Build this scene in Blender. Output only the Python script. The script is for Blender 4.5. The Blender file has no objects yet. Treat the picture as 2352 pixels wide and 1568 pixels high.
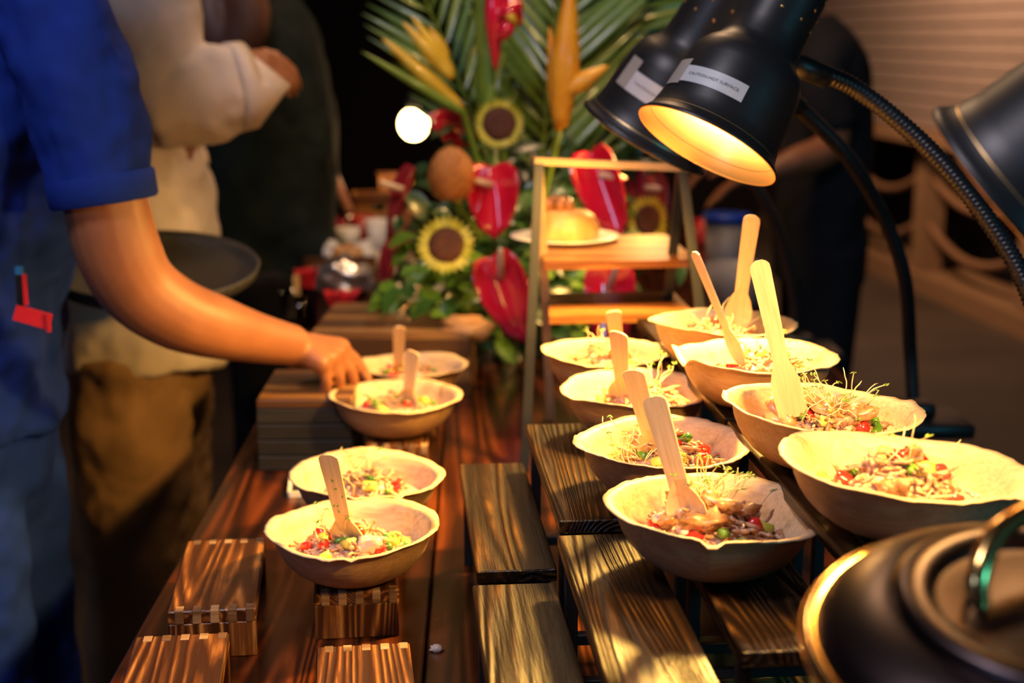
import bpy, math, random
from mathutils import Vector, Matrix, noise

# ---------------------------------------------------------------- camera
CZ = 1.36
PITCH = math.radians(12.04)
FPX = 3300.0
scene = bpy.context.scene
C = scene.collection
cam_d = bpy.data.cameras.new('camera')
cam = bpy.data.objects.new('camera', cam_d)
C.objects.link(cam)
cam.location = (0, 0, CZ)
cam.rotation_euler = (math.pi / 2 - PITCH, 0, 0)
cam_d.sensor_width = 36.0
cam_d.lens = 36.0 * FPX / 2352.0
cam_d.clip_start = 0.02
cam_d.dof.use_dof = True
cam_d.dof.focus_distance = 1.30
cam_d.dof.aperture_fstop = 4.0
scene.camera = cam

# ---------------------------------------------------------------- world, room and fill lights, exposure
world = bpy.data.worlds.new('night')
scene.world = world
world.use_nodes = True
bg = world.node_tree.nodes['Background']
bg.inputs[0].default_value = (0.016, 0.014, 0.018, 1)
bg.inputs[1].default_value = 0.7
scene.view_settings.view_transform = 'Standard'
scene.view_settings.look = 'None'
scene.view_settings.exposure = 0.0
scene.view_settings.gamma = 1.0
scene.view_settings.use_curve_mapping = False


def area_light(name, loc, target, size, power, color):
    d = bpy.data.lights.new(name, 'AREA')
    d.shape = 'DISK'
    d.size = size
    d.energy = power
    d.color = color
    o = bpy.data.objects.new(name, d)
    C.objects.link(o)
    o.location = loc
    o.rotation_euler = (Vector(target) - Vector(loc)).to_track_quat('-Z', 'Y').to_euler()
    o['kind'] = 'helper'
    return o


area_light('overhead_lamp', (-0.75, 0.45, 3.1), (-0.3, 1.7, 0.9), 0.5, 26, (0.97, 0.88, 1.0))
area_light('blue_fill', (-1.9, -0.9, 2.2), (-0.8, 2.0, 0.8), 0.6, 11, (0.36, 0.54, 1.0))  # unseen fill, added to turn the scrubs bluer
area_light('far_table_fill', (0.1, 3.3, 2.9), (-0.35, 3.5, 0.8), 0.5, 22, (1.0, 0.60, 0.32))  # unseen warm fill, added over the far table clutter
area_light('stage_lamp', (2.0, -0.5, 1.5), (0.4, 1.1, 1.2), 0.5, 13, (0.05, 0.55, 0.78))
area_light('kiosk_fill', (1.0, 6.6, 2.5), (2.4, 7.3, 1.5), 0.5, 80, (1.0, 0.62, 0.40))  # unseen fill, added so the shutter wall shows

sd_light = bpy.data.lights.new('bouquet_fill', 'SPOT')  # unseen spot, added to warm and brighten the bouquet
sd_light.energy = 130
sd_light.color = (1.0, 0.60, 0.22)
sd_light.spot_size = math.radians(30)
sd_light.spot_blend = 0.6
sd_light.shadow_soft_size = 0.08
sd_obj = bpy.data.objects.new('bouquet_fill', sd_light)
C.objects.link(sd_obj)
sd_obj.location = (0.75, 0.9, 3.3)
sd_obj.rotation_euler = (Vector((0.05, 2.65, 1.2)) - Vector((0.75, 0.9, 3.3))).to_track_quat('-Z', 'Y').to_euler()
sd_obj['kind'] = 'helper'

# ---------------------------------------------------------------- helpers
rnd = random.Random(7)


def ray(u, v):
    x = (u - 1176) / FPX
    y = (784 - v) / FPX
    return Vector((x, math.cos(PITCH) + y * math.sin(PITCH), -math.sin(PITCH) + y * math.cos(PITCH)))


def PZ(u, v, z):
    r = ray(u, v)
    t = (z - CZ) / r.z
    return Vector((r.x * t, r.y * t, z))


def PY(u, v, y):
    r = ray(u, v)
    t = y / r.y
    return Vector((r.x * t, y, CZ + r.z * t))


def pxscale(p):
    """metres per photograph pixel at a world point"""
    d = p.y * math.cos(PITCH) - (p.z - CZ) * math.sin(PITCH)
    return d / FPX


def mesh(name, verts, faces, mat=None, smooth=True, mats=None, fmat=None):
    me = bpy.data.meshes.new(name)
    me.from_pydata([tuple(v) for v in verts], [], faces)
    for m in (mats if mats else ([mat] if mat else [])):
        me.materials.append(m)
    if fmat:
        me.polygons.foreach_set('material_index', fmat)
    if smooth:
        me.polygons.foreach_set('use_smooth', [True] * len(me.polygons))
    me.update()
    return me


def link(name, me, parent=None, loc=(0, 0, 0), rot=(0, 0, 0), scale=None):
    o = bpy.data.objects.new(name, me)
    C.objects.link(o)
    o.location = loc
    o.rotation_euler = rot
    if scale is not None:
        o.scale = scale if hasattr(scale, '__len__') else (scale,) * 3
    if parent is not None:
        o.parent = parent
    return o


def tag(o, label, cat, group=None, kind=None):
    o['label'] = label
    if cat:
        o['category'] = cat
    if group:
        o['group'] = group
    if kind:
        o['kind'] = kind
    return o


def thing(name, label, cat, loc=(0, 0, 0), rot=(0, 0, 0), group=None):
    o = bpy.data.objects.new(name, None)
    o.empty_display_size = 0.05
    C.objects.link(o)
    o.location = loc
    o.rotation_euler = rot
    return tag(o, label, cat, group)


class MB:
    """collects geometry for one mesh object"""

    def __init__(self):
        self.v, self.f, self.m = [], [], []

    def add(self, verts, faces, mi=0):
        n = len(self.v)
        self.v += [Vector(p) for p in verts]
        self.f += [tuple(i + n for i in f) for f in faces]
        self.m += [mi] * len(faces)
        return self

    def box(self, c, s, rz=0.0, mi=0, bev=0.0):
        M = Matrix.Translation(Vector(c)) @ Matrix.Rotation(rz, 4, 'Z')
        v, f = box_geo(s, bev)
        return self.add([M @ p for p in v], f, mi)

    def bar(self, a, b, w, h=None, mi=0):
        """square bar from a to b"""
        a, b = Vector(a), Vector(b)
        h = h or w
        d = (b - a).normalized()
        ref = Vector((0, 0, 1)) if abs(d.z) < 0.9 else Vector((0, 1, 0))
        s = d.cross(ref).normalized()
        t = s.cross(d)
        vs = []
        for p in (a, b):
            for i, j in ((-1, -1), (1, -1), (1, 1), (-1, 1)):
                vs.append(p + s * (w / 2 * i) + t * (h / 2 * j))
        return self.add(vs, [(3, 2, 1, 0), (4, 5, 6, 7), (0, 1, 5, 4), (1, 2, 6, 5), (2, 3, 7, 6), (3, 0, 4, 7)], mi)

    def tube(self, pts, radii, n=8, mi=0, cap=True, smooth=0):
        v, f = tube_geo(pts, radii, n, cap)
        return self.add(v, f, mi)

    def obj(self, name, mats, parent=None, loc=(0, 0, 0), rot=(0, 0, 0), smooth=True, sub=None):
        if not isinstance(mats, (list, tuple)):
            mats = [mats]
        off = Vector(sub) if sub is not None else None
        vs = [p - off for p in self.v] if off is not None else self.v
        me = mesh(name, vs, self.f, smooth=smooth, mats=mats, fmat=self.m)
        return link(name, me, parent, loc, rot)


def box_geo(s, bev=0.0):
    x, y, z = s[0] / 2, s[1] / 2, s[2] / 2
    if bev <= 0:
        v = [Vector((i * x, j * y, k * z)) for k in (-1, 1) for j in (-1, 1) for i in (-1, 1)]
        return v, [(0, 2, 3, 1), (4, 5, 7, 6), (0, 1, 5, 4), (2, 6, 7, 3), (0, 4, 6, 2), (1, 3, 7, 5)]
    b = min(bev, x * .49, y * .49, z * .49)
    v, f = [], []
    ring = []
    for (ex, ey, zz) in ((x - b, y - b, -z), (x, y, -z + b), (x, y, z - b), (x - b, y - b, z)):
        bb = b if (ex == x) else 0
        pts = [(-ex + bb, -ey), (ex - bb, -ey), (ex, -ey + bb), (ex, ey - bb), (ex - bb, ey), (-ex + bb, ey), (-ex, ey - bb), (-ex, -ey + bb)]
        ring.append([len(v) + i for i in range(8)])
        v += [Vector((p[0], p[1], zz)) for p in pts]
    f.append(tuple(reversed(ring[0])))
    f.append(tuple(ring[3]))
    for a, c in zip(ring, ring[1:]):
        for i in range(8):
            f.append((a[i], a[(i + 1) % 8], c[(i + 1) % 8], c[i]))
    return v, f


def catmull(pts, k):
    """resample a polyline of tuples/Vectors with k steps for each span"""
    pts = [tuple(p) for p in pts]
    out = []
    n = len(pts)
    for i in range(n - 1):
        p0, p1, p2, p3 = pts[max(i - 1, 0)], pts[i], pts[i + 1], pts[min(i + 2, n - 1)]
        for s in range(k):
            t = s / k
            out.append(tuple(0.5 * ((2 * b) + (-a + c) * t + (2 * a - 5 * b + 4 * c - d) * t * t + (-a + 3 * b - 3 * c + d) * t ** 3)
                             for a, b, c, d in zip(p0, p1, p2, p3)))
    out.append(pts[-1])
    return out


def tube_geo(pts, radii, n=8, cap=True):
    pts = [Vector(p) for p in pts]
    if not hasattr(radii, '__len__'):
        radii = [radii] * len(pts)
    v, f = [], []
    prev = None
    for i, p in enumerate(pts):
        d = (pts[min(i + 1, len(pts) - 1)] - pts[max(i - 1, 0)])
        d = d.normalized() if d.length > 1e-9 else Vector((0, 0, 1))
        if prev is None:
            ref = Vector((0, 0, 1)) if abs(d.z) < 0.9 else Vector((1, 0, 0))
            s = d.cross(ref).normalized()
        else:
            s = (prev - d * prev.dot(d)).normalized()
        prev = s
        t = d.cross(s)
        r = radii[i]
        ra, rb = r if hasattr(r, '__len__') else (r, r)
        for k in range(n):
            a = 2 * math.pi * k / n
            v.append(p + s * (ra * math.cos(a)) + t * (rb * math.sin(a)))
    for i in range(len(pts) - 1):
        for k in range(n):
            a, b = i * n + k, i * n + (k + 1) % n
            f.append((a, b, b + n, a + n))
    if cap:
        f.append(tuple(reversed(range(n))))
        m = (len(pts) - 1) * n
        f.append(tuple(range(m, m + n)))
    return v, f


def capsule(mb, a, b, ra, rb, n=12, mi=0):
    """tapered limb with rounded ends"""
    a, b = Vector(a), Vector(b)
    d = (b - a)
    L = d.length
    d = d / L
    pts, rr = [], []
    for k in range(4):
        t = math.pi / 2 * (1 - k / 4)
        pts.append(a - d * (ra * math.sin(t)))
        rr.append(max(ra * math.cos(t), ra * .08))
    for k in range(5):
        t = k / 4
        pts.append(a.lerp(b, t))
        rr.append(ra + (rb - ra) * t)
    for k in range(1, 5):
        t = math.pi / 2 * k / 4
        pts.append(b + d * (rb * math.sin(t)))
        rr.append(max(rb * math.cos(t), rb * .08))
    v, f = tube_geo(pts, rr, n)
    mb.add(v, f, mi)


def lathe_geo(prof, n=32, fn=None):
    """prof: list of (r, z); fn(i, k, p) may move each vertex"""
    v, f = [], []
    for i, (r, z) in enumerate(prof):
        for k in range(n):
            a = 2 * math.pi * k / n
            p = Vector((r * math.cos(a), r * math.sin(a), z))
            if fn:
                p = fn(i, a, p)
            v.append(p)
    for i in range(len(prof) - 1):
        for k in range(n):
            a, b = i * n + k, i * n + (k + 1) % n
            f.append((a, b, b + n, a + n))
    return v, f


def ellipsoid(mb, c, r, n=12, m=7, M=None, mi=0, lump=0.0, seed=0):
    c = Vector(c)
    v, f = [], []
    for i in range(m + 1):
        t = math.pi * i / m
        for k in range(n):
            a = 2 * math.pi * k / n
            p = Vector((math.sin(t) * math.cos(a), math.sin(t) * math.sin(a), math.cos(t)))
            q = Vector((p.x * r[0], p.y * r[1], p.z * r[2]))
            if lump:
                q *= 1 + lump * noise.noise(p * 2.2 + Vector((seed * 3.1, seed * 1.7, seed)))
            if M:
                q = M @ q
            v.append(c + q)
    for i in range(m):
        for k in range(n):
            a, b = i * n + k, i * n + (k + 1) % n
            f.append((a, a + n, b + n, b))
    mb.add(v, f, mi)


def vloft(mb, secs, n=28, k=4, mi=0, cap=True):
    """vertical body/garment: secs = (cx, cy, z, rx, ry)"""
    s2 = catmull(secs, k)
    v, f = [], []
    for (cx, cy, z, rx, ry) in s2:
        for i in range(n):
            a = 2 * math.pi * i / n
            ca, sa = math.cos(a), math.sin(a)
            e = 0.85
            v.append(Vector((cx + rx * math.copysign(abs(ca) ** e, ca), cy + ry * math.copysign(abs(sa) ** e, sa), z)))
    up = s2[-1][2] > s2[0][2]
    for i in range(len(s2) - 1):
        for j in range(n):
            a, b = i * n + j, i * n + (j + 1) % n
            f.append((a, b, b + n, a + n) if up else (a, a + n, b + n, b))
    if cap:
        lo, hi = tuple(range(n)), tuple(range((len(s2) - 1) * n, len(s2) * n))
        f.append(tuple(reversed(lo)) if up else lo)
        f.append(hi if up else tuple(reversed(hi)))
    mb.add(v, f, mi)


def remesh(o, voxel, smooth=4, wrinkle=0.0, wsize=0.08):
    m = o.modifiers.new('remesh', 'REMESH')
    m.mode = 'VOXEL'
    m.voxel_size = voxel
    m.use_smooth_shade = True
    s = o.modifiers.new('smooth', 'SMOOTH')
    s.factor = 0.5
    s.iterations = smooth
    if wrinkle:
        t = bpy.data.textures.new('folds', 'CLOUDS')
        t.noise_scale = wsize
        t.noise_depth = 2
        d = o.modifiers.new('folds', 'DISPLACE')
        d.texture = t
        d.texture_coords = 'GLOBAL'
        d.strength = wrinkle
        d.mid_level = 0.5
    return o


# ---------------------------------------------------------------- materials
def srgb(r, g, b):
    f = lambda c: ((c / 255 + 0.055) / 1.055) ** 2.4 if c > 10 else c / 255 / 12.92
    return (f(r), f(g), f(b), 1)


class NT:
    def __init__(self, name):
        self.m = bpy.data.materials.new(name)
        self.m.use_nodes = True
        self.t = self.m.node_tree
        self.b = self.t.nodes['Principled BSDF']
        self.out = self.t.nodes['Material Output']

    def n(self, typ, **kw):
        o = self.t.nodes.new(typ)
        for k, v in kw.items():
            setattr(o, k, v)
        return o

    def l(self, a, b):
        self.t.links.new(a, b)

    def coords(self, scale=(1, 1, 1), randomise=True, rot=(0, 0, 0)):
        tc = self.n('ShaderNodeTexCoord')
        mp = self.n('ShaderNodeMapping')
        mp.inputs['Scale'].default_value = scale
        mp.inputs['Rotation'].default_value = rot
        self.l(tc.outputs['Object'], mp.inputs['Vector'])
        if randomise:
            oi = self.n('ShaderNodeObjectInfo')
            ml = self.n('ShaderNodeMath', operation='MULTIPLY')
            ml.inputs[1].default_value = 37.0
            self.l(oi.outputs['Random'], ml.inputs[0])
            self.l(ml.outputs[0], mp.inputs['Location'])
        return mp.outputs['Vector']

    def noise(self, vec, scale, detail=4, rough=0.55, dist=0.0):
        o = self.n('ShaderNodeTexNoise')
        o.inputs['Scale'].default_value = scale
        o.inputs['Detail'].default_value = detail
        o.inputs['Roughness'].default_value = rough
        o.inputs['Distortion'].default_value = dist
        self.l(vec, o.inputs['Vector'])
        return o.outputs['Fac']

    def ramp(self, fac, stops):
        o = self.n('ShaderNodeValToRGB')
        e = o.color_ramp.elements
        while len(e) < len(stops):
            e.new(0.5)
        for i, (p, c) in enumerate(stops):
            e[i].position = p
            e[i].color = c if len(c) == 4 else (*c, 1)
        self.l(fac, o.inputs[0])
        return o.outputs['Color']

    def mix(self, fac, a, b, mode='MIX'):
        o = self.n('ShaderNodeMix', data_type='RGBA', blend_type=mode)
        for sock, x in ((o.inputs[0], fac), (o.inputs[6], a), (o.inputs[7], b)):
            if hasattr(x, 'is_linked') or hasattr(x, 'links'):
                self.l(x, sock)
            elif hasattr(x, '__len__'):
                sock.default_value = x if len(x) == 4 else (*x, 1)
            else:
                sock.default_value = x
        return o.outputs[2]

    def bump(self, h, strength=0.3, dist=0.002):
        o = self.n('ShaderNodeBump')
        o.inputs['Strength'].default_value = strength
        o.inputs['Distance'].default_value = dist
        self.l(h, o.inputs['Height'])
        self.l(o.outputs[0], self.b.inputs['Normal'])

    def set(self, **kw):
        for k, v in kw.items():
            self.b.inputs[k.replace('_', ' ')].default_value = v
        return self


def plain(name, col, rough=0.5, metal=0.0, spec=0.5, var=0.12, scale=30, bump=0.0):
    """one colour with a little procedural mottling"""
    t = NT(name)
    f = t.noise(t.coords(), scale, 3)
    lo = tuple(c * (1 - var) for c in col[:3])
    hi = tuple(min(c * (1 + var), 1) for c in col[:3])
    t.l(t.ramp(f, [(0.3, lo), (0.7, hi)]), t.b.inputs['Base Color'])
    t.set(Roughness=rough, Metallic=metal)
    t.b.inputs['Specular IOR Level'].default_value = spec
    if bump:
        t.bump(f, bump)
    return t.m


def wood(name, dark, mid, light, axis='y', freq=60, ring=3.0, rough=0.4, lo=0.35, hi=0.7, bump=0.35, blotch=0.0, dist=0.0015, spec=0.5):
    """stained wood, grain along one object axis"""
    t = NT(name)
    st = {'x': (0.06, 1, 1), 'y': (1, 0.06, 1), 'z': (1, 1, 0.06)}[axis]
    vec = t.coords(st)
    # wavy cathedral figure
    nz = t.noise(vec, 9, 2, 0.5, 0.3)
    wv = t.n('ShaderNodeMath', operation='MULTIPLY')
    t.l(nz, wv.inputs[0])
    wv.inputs[1].default_value = ring * 14
    sn = t.n('ShaderNodeMath', operation='SINE')
    t.l(wv.outputs[0], sn.inputs[0])
    s2 = t.n('ShaderNodeMath', operation='MULTIPLY_ADD')
    t.l(sn.outputs[0], s2.inputs[0])
    s2.inputs[1].default_value = 0.26
    fine = t.noise(vec, freq, 5, 0.6, 0.1)
    t.l(fine, s2.inputs[2])
    col = t.ramp(s2.outputs[0], [(0.2, dark), (lo, dark), ((lo + hi) / 2, mid), (hi, light)])
    if blotch:
        bl = t.noise(t.coords((1, 1, 1)), 14, 3)
        m = t.ramp(bl, [(0.42, (0, 0, 0)), (0.62, (1, 1, 1))])
        sc = t.n('ShaderNodeMath', operation='MULTIPLY')
        t.l(m, sc.inputs[0])
        sc.inputs[1].default_value = blotch
        col = t.mix(sc.outputs[0], col, dark)
    t.l(col, t.b.inputs['Base Color'])
    t.set(Roughness=rough)
    t.b.inputs['Specular IOR Level'].default_value = spec
    t.bump(s2.outputs[0], bump, dist)
    return t.m


M = {}
M['table'] = wood('table_wood', (0.016, 0.004, 0.0015), (0.060, 0.013, 0.003), (0.125, 0.030, 0.007), 'y', 60, 7.0, 0.26, 0.3, 0.85, 0.15)
M['block'] = wood('block_wood', (0.035, 0.011, 0.004), (0.13, 0.045, 0.012), (0.46, 0.21, 0.06), 'y', 150, 16.0, 0.34, 0.40, 1.0, 0.5)
M['blockv'] = wood('block_wood_upright', (0.035, 0.011, 0.004), (0.13, 0.048, 0.014), (0.52, 0.27, 0.09), 'z', 150, 18.0, 0.36, 0.42, 1.0, 0.5)
M['endgrain'] = wood('end_grain', (0.10, 0.05, 0.025), (0.22, 0.13, 0.07), (0.34, 0.22, 0.13), 'x', 160, 3, 0.6, 0.3, 0.8, 0.2)
M['char'] = wood('charred_plank', (0.008, 0.0035, 0.0015), (0.030, 0.013, 0.004), (0.115, 0.055, 0.013), 'y', 120, 13.0, 0.36, 0.42, 0.98, 0.8, 0.8, 0.002, 0.4)
M['charlit'] = wood('lit_plank', (0.16, 0.07, 0.02), (0.4, 0.2, 0.06), (0.6, 0.34, 0.1), 'y', 80, 12.0, 0.4, 0.3, 0.9, 0.4)  # lit look of the lower plank put into a paler wood colour
M['shelfwood'] = wood('shelf_board', (0.10, 0.03, 0.008), (0.33, 0.13, 0.03), (0.55, 0.26, 0.07), 'x', 40, 1.6, 0.35, 0.3, 0.85, 0.2, 0.3)
M['crate'] = wood('crate_wood', (0.008, 0.007, 0.007), (0.014, 0.012, 0.012), (0.026, 0.023, 0.022), 'x', 60, 1.5, 0.55, 0.3, 0.85, 0.4)
M['cratetop'] = wood('crate_top', (0.07, 0.028, 0.01), (0.2, 0.09, 0.03), (0.32, 0.17, 0.06), 'x', 50, 1.5, 0.5, 0.3, 0.85, 0.2)
M['black'] = plain('black_powder_coat', (0.012, 0.012, 0.013), 0.42, 0.0, 0.5, 0.1, 200, 0.03)
M['blackrub'] = plain('black_gooseneck', (0.014, 0.014, 0.016), 0.36, 0.3)
M['steel'] = plain('brushed_steel', (0.55, 0.5, 0.45), 0.3, 1.0, 0.5, 0.1, 90)
M['white'] = plain('white_plastic', (0.72, 0.70, 0.66), 0.4)
M['ceramic'] = plain('white_ceramic', (0.8, 0.76, 0.68), 0.25)


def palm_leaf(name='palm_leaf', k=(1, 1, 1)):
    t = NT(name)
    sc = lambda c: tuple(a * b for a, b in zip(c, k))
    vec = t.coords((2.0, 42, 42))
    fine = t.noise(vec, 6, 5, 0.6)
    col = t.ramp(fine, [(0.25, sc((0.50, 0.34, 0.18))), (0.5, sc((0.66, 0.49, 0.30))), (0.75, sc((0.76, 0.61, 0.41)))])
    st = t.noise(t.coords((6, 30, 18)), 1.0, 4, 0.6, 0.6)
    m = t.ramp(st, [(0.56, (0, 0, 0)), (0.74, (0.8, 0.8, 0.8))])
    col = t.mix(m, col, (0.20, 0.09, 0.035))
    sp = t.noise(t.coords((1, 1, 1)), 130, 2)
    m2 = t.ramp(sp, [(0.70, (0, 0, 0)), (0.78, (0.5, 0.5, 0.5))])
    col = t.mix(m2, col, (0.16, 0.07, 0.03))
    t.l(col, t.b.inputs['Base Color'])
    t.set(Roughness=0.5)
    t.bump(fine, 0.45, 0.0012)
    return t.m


M['palm'] = palm_leaf()
M['palmout'] = palm_leaf('palm_leaf_shaded_side', (0.56, 0.44, 0.38))  # shade on the bowl outsides put into a darker, browner colour


def birch():
    t = NT('birch_cutlery')
    f = t.noise(t.coords((40, 2.5, 40)), 8, 4)
    t.l(t.ramp(f, [(0.3, (0.58, 0.40, 0.25)), (0.7, (0.72, 0.55, 0.37))]), t.b.inputs['Base Color'])
    t.set(Roughness=0.55)
    t.bump(f, 0.1, 0.0005)
    return t.m


M['birch'] = birch()


def food(name, c1, c2, rough=0.35, scale=120, sss=0.0, coat=0.0):
    t = NT(name)
    f = t.noise(t.coords(), scale, 3)
    t.l(t.ramp(f, [(0.35, c1), (0.65, c2)]), t.b.inputs['Base Color'])
    t.set(Roughness=rough)
    if coat:
        t.b.inputs['Coat Weight'].default_value = coat
    t.bump(f, 0.2, 0.001)
    return t.m


M['rice'] = food('cooked_rice', (0.56, 0.36, 0.28), (0.76, 0.57, 0.48), 0.35, 260)
M['pork'] = food('shredded_pork', (0.30, 0.14, 0.07), (0.62, 0.40, 0.26), 0.35, 160)
M['meat'] = food('grilled_meat', (0.30, 0.12, 0.04), (0.62, 0.36, 0.18), 0.35, 90, coat=0.3)
M['tomato'] = food('tomato', (0.60, 0.012, 0.012), (0.75, 0.05, 0.035), 0.18, 60, coat=0.4)
M['avocado'] = food('avocado', (0.42, 0.46, 0.05), (0.62, 0.62, 0.16), 0.3, 60)
M['pepper'] = food('green_pepper', (0.05, 0.17, 0.012), (0.16, 0.34, 0.04), 0.22, 60, coat=0.3)
M['onion'] = food('onion', (0.60, 0.44, 0.38), (0.78, 0.64, 0.52), 0.2, 60, coat=0.3)
M['sprout'] = food('sprout_stem', (0.66, 0.58, 0.30), (0.78, 0.72, 0.48), 0.35, 60)
M['sproutleaf'] = food('sprout_leaf', (0.10, 0.22, 0.02), (0.26, 0.38, 0.05), 0.4, 60)

# ================================================================ the setting
TZ = 0.77                       # table top
floor_t = NT('patio_floor')
fv = floor_t.coords((1, 1, 1), False)
fn_ = floor_t.noise(fv, 1.6, 5)
floor_t.l(floor_t.ramp(fn_, [(0.3, (0.035, 0.022, 0.013)), (0.7, (0.07, 0.045, 0.026))]), floor_t.b.inputs['Base Color'])
floor_t.set(Roughness=0.6)
o = link('floor', mesh('floor', [(-7, -3, 0), (7, -3, 0), (7, 13, 0), (-7, 13, 0)], [(0, 1, 2, 3)], floor_t.m, False))
o['kind'] = 'structure'
o['label'] = 'dim brown patio floor'
M['nightwall'] = plain('dark_backdrop', (0.012, 0.008, 0.007), 0.9, 0, 0.1)
mb = MB()
mb.box((0, 11.0, 2.0), (14, 0.2, 4.0))
o = mb.obj('wall_back', M['nightwall'], smooth=False)
o['kind'] = 'structure'
o['label'] = 'unlit dark wall far behind the flowers'

# ---- kiosk with roller shutter, right background (wall runs away from the camera)
K0 = PZ(2352, 772, 0.0)
K1 = PZ(1930, 588, 0.0)
kd = (K1 - K0).normalized()
kn = Vector((-kd.y, kd.x, 0))           # towards the patio (left)
if kn.x > 0:
    kn = -kn
krz = math.atan2(kd.y, kd.x)
KA = K0 - kd * 1.6
KL = (K1 - K0).length + 3.2
M['shutter'] = plain('shutter_slat', (0.30, 0.22, 0.17), 0.45, 0.2, 0.4)
M['kioskwood'] = plain('kiosk_timber', (0.24, 0.13, 0.06), 0.6, 0, 0.3)
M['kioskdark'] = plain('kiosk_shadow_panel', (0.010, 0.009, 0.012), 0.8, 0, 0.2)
M['rope'] = plain('rope', (0.22, 0.11, 0.05), 0.8, 0, 0.2)
kt = thing('kiosk', 'beige kiosk with a closed roller shutter, counter and rope swags', 'kiosk', KA)


def kp(s, h, off=0.0):
    """point on the kiosk front, local to its empty"""
    return kd * s + kn * off + Vector((0, 0, h))


def kbox(name, s0, s1, h0, h1, o0, o1, mat, parent=kt):
    b = MB()
    c = kp((s0 + s1) / 2, (h0 + h1) / 2, (o0 + o1) / 2)
    b.box(c, (s1 - s0, abs(o1 - o0), h1 - h0), krz)
    return b.obj(name, mat, parent, smooth=False)


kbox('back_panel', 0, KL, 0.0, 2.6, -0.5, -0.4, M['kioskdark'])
sl = MB()
sl.box((0, 0, 0), (KL, 0.03, 0.072), 0, 0, 0.012)
slme = mesh('shutter_slat', sl.v, sl.f, M['shutter'], False)
for i in range(21):
    c = kp(KL / 2, 0.90 + 0.078 * i, -0.02)
    link('shutter_slat', slme, kt, c, (0, 0, krz))
kbox('counter', 0, KL, 0.80, 0.86, -0.25, 0.10, M['kioskwood'])
kbox('plinth', 0, KL, 0.0, 0.10, -0.3, 0.04, M['kioskwood'])
for k in range(5):
    s = 0.35 + 1.24 * k
    kbox('post', s, s + 0.13, 0.10, 0.80, -0.12, 0.0, M['kioskwood'])
for k in range(4):
    for h in (0.62, 0.36):
        a, b_ = kp(0.48 + 1.24 * k, h, -0.04), kp(1.59 + 1.24 * k, h, -0.04)
        pts = [a.lerp(b_, t / 10) + Vector((0, 0, -0.13 * (1 - (2 * t / 10 - 1) ** 2))) for t in range(11)]
        r_ = MB()
        r_.tube(pts, 0.022, 8)
        r_.obj('rope', M['rope'], kt)

# ---- table: boards are its parts
TRZ = math.radians(1.4)
tl = thing('buffet_table', 'long dark reddish-brown wooden buffet table under the bowls', 'table', (0, 0, 0), (0, 0, 0))
tdir = Vector((-math.sin(TRZ), math.cos(TRZ), 0))
tside = Vector((math.cos(TRZ), math.sin(TRZ), 0))
edge = PZ(250, 1560, TZ)
seam = PZ(977, 1500, TZ)
e0 = tside.dot(edge)
e1 = tside.dot(seam)
right = 0.655
cuts = [e0, e1, e1 + 0.26, e1 + 0.52, right]
Y0, Y1 = 0.15, 4.55
for a, b_ in zip(cuts, cuts[1:]):
    w = b_ - a - 0.0025
    bm_ = MB()
    bm_.box((0, 0, 0), (w, Y1 - Y0, 0.035), 0, 0, 0.002)
    c = tside * ((a + b_) / 2) + tdir * ((Y0 + Y1) / 2)
    bm_.obj('board', M['table'], tl, (c.x, c.y, TZ - 0.0175), (0, 0, TRZ), False)
ap = MB()
ap.box((0, 0, 0), (0.025, Y1 - Y0 - 0.1, 0.09))
for sx in (e0 + 0.05, right - 0.05):
    c = tside * sx + tdir * ((Y0 + Y1) / 2)
    link('apron', mesh('apron', ap.v, ap.f, M['crate'], False), tl, (c.x, c.y, TZ - 0.08), (0, 0, TRZ))
lg = MB()
lg.box((0, 0, 0), (0.07, 0.07, TZ - 0.035), 0, 0, 0.004)
lgme = mesh('leg', lg.v, lg.f, M['crate'], False)
for sx in (e0 + 0.08, right - 0.08):
    for sy in (Y0 + 0.1, 2.2, Y1 - 0.1):
        c = tside * sx + tdir * sy
        link('leg', lgme, tl, (c.x, c.y, (TZ - 0.035) / 2), (0, 0, TRZ))

# ================================================================ U-shaped finger-jointed riser blocks
BH, BW, BL, BT = 0.049, 0.084, 0.20, 0.013
BRZ = math.radians(7.0)


def riser_block(front, rz, label, h=BH, zb=TZ):
    t = thing('riser_block', label, 'riser', (front.x, front.y, zb), (0, 0, rz), 'finger-jointed riser blocks in the left row')
    b = MB()
    b.box((0, BL / 2, h - BT / 2), (BW, BL, BT), 0, 0, 0.0012)
    b.obj('top_board', M['block'], t, smooth=False)
    for y in (BT / 2, BL - BT / 2):
        b = MB()
        b.box((0, 0, 0), (BW - 0.0006, BT, h - BT), 0, 0, 0.001)
        b.obj('leg_board', M['blockv'], t, (0, y, (h - BT) / 2), smooth=False)
    for i in range(5):
        x = -BW / 2 + BW * (0.1 + 0.2 * i)
        for y in (BT / 2 - 0.0004, BL - BT / 2 + 0.0004):
            b = MB()
            if i % 1 == 0:
                b.box((0, 0, 0), (BW * 0.1, BT + 0.0004, BT + 0.0006), 0, 0, 0.0006)
                b.obj('joint_finger', M['endgrain'], t, (x + BW * 0.03, y, h - BT / 2), smooth=False)
    return t


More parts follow.
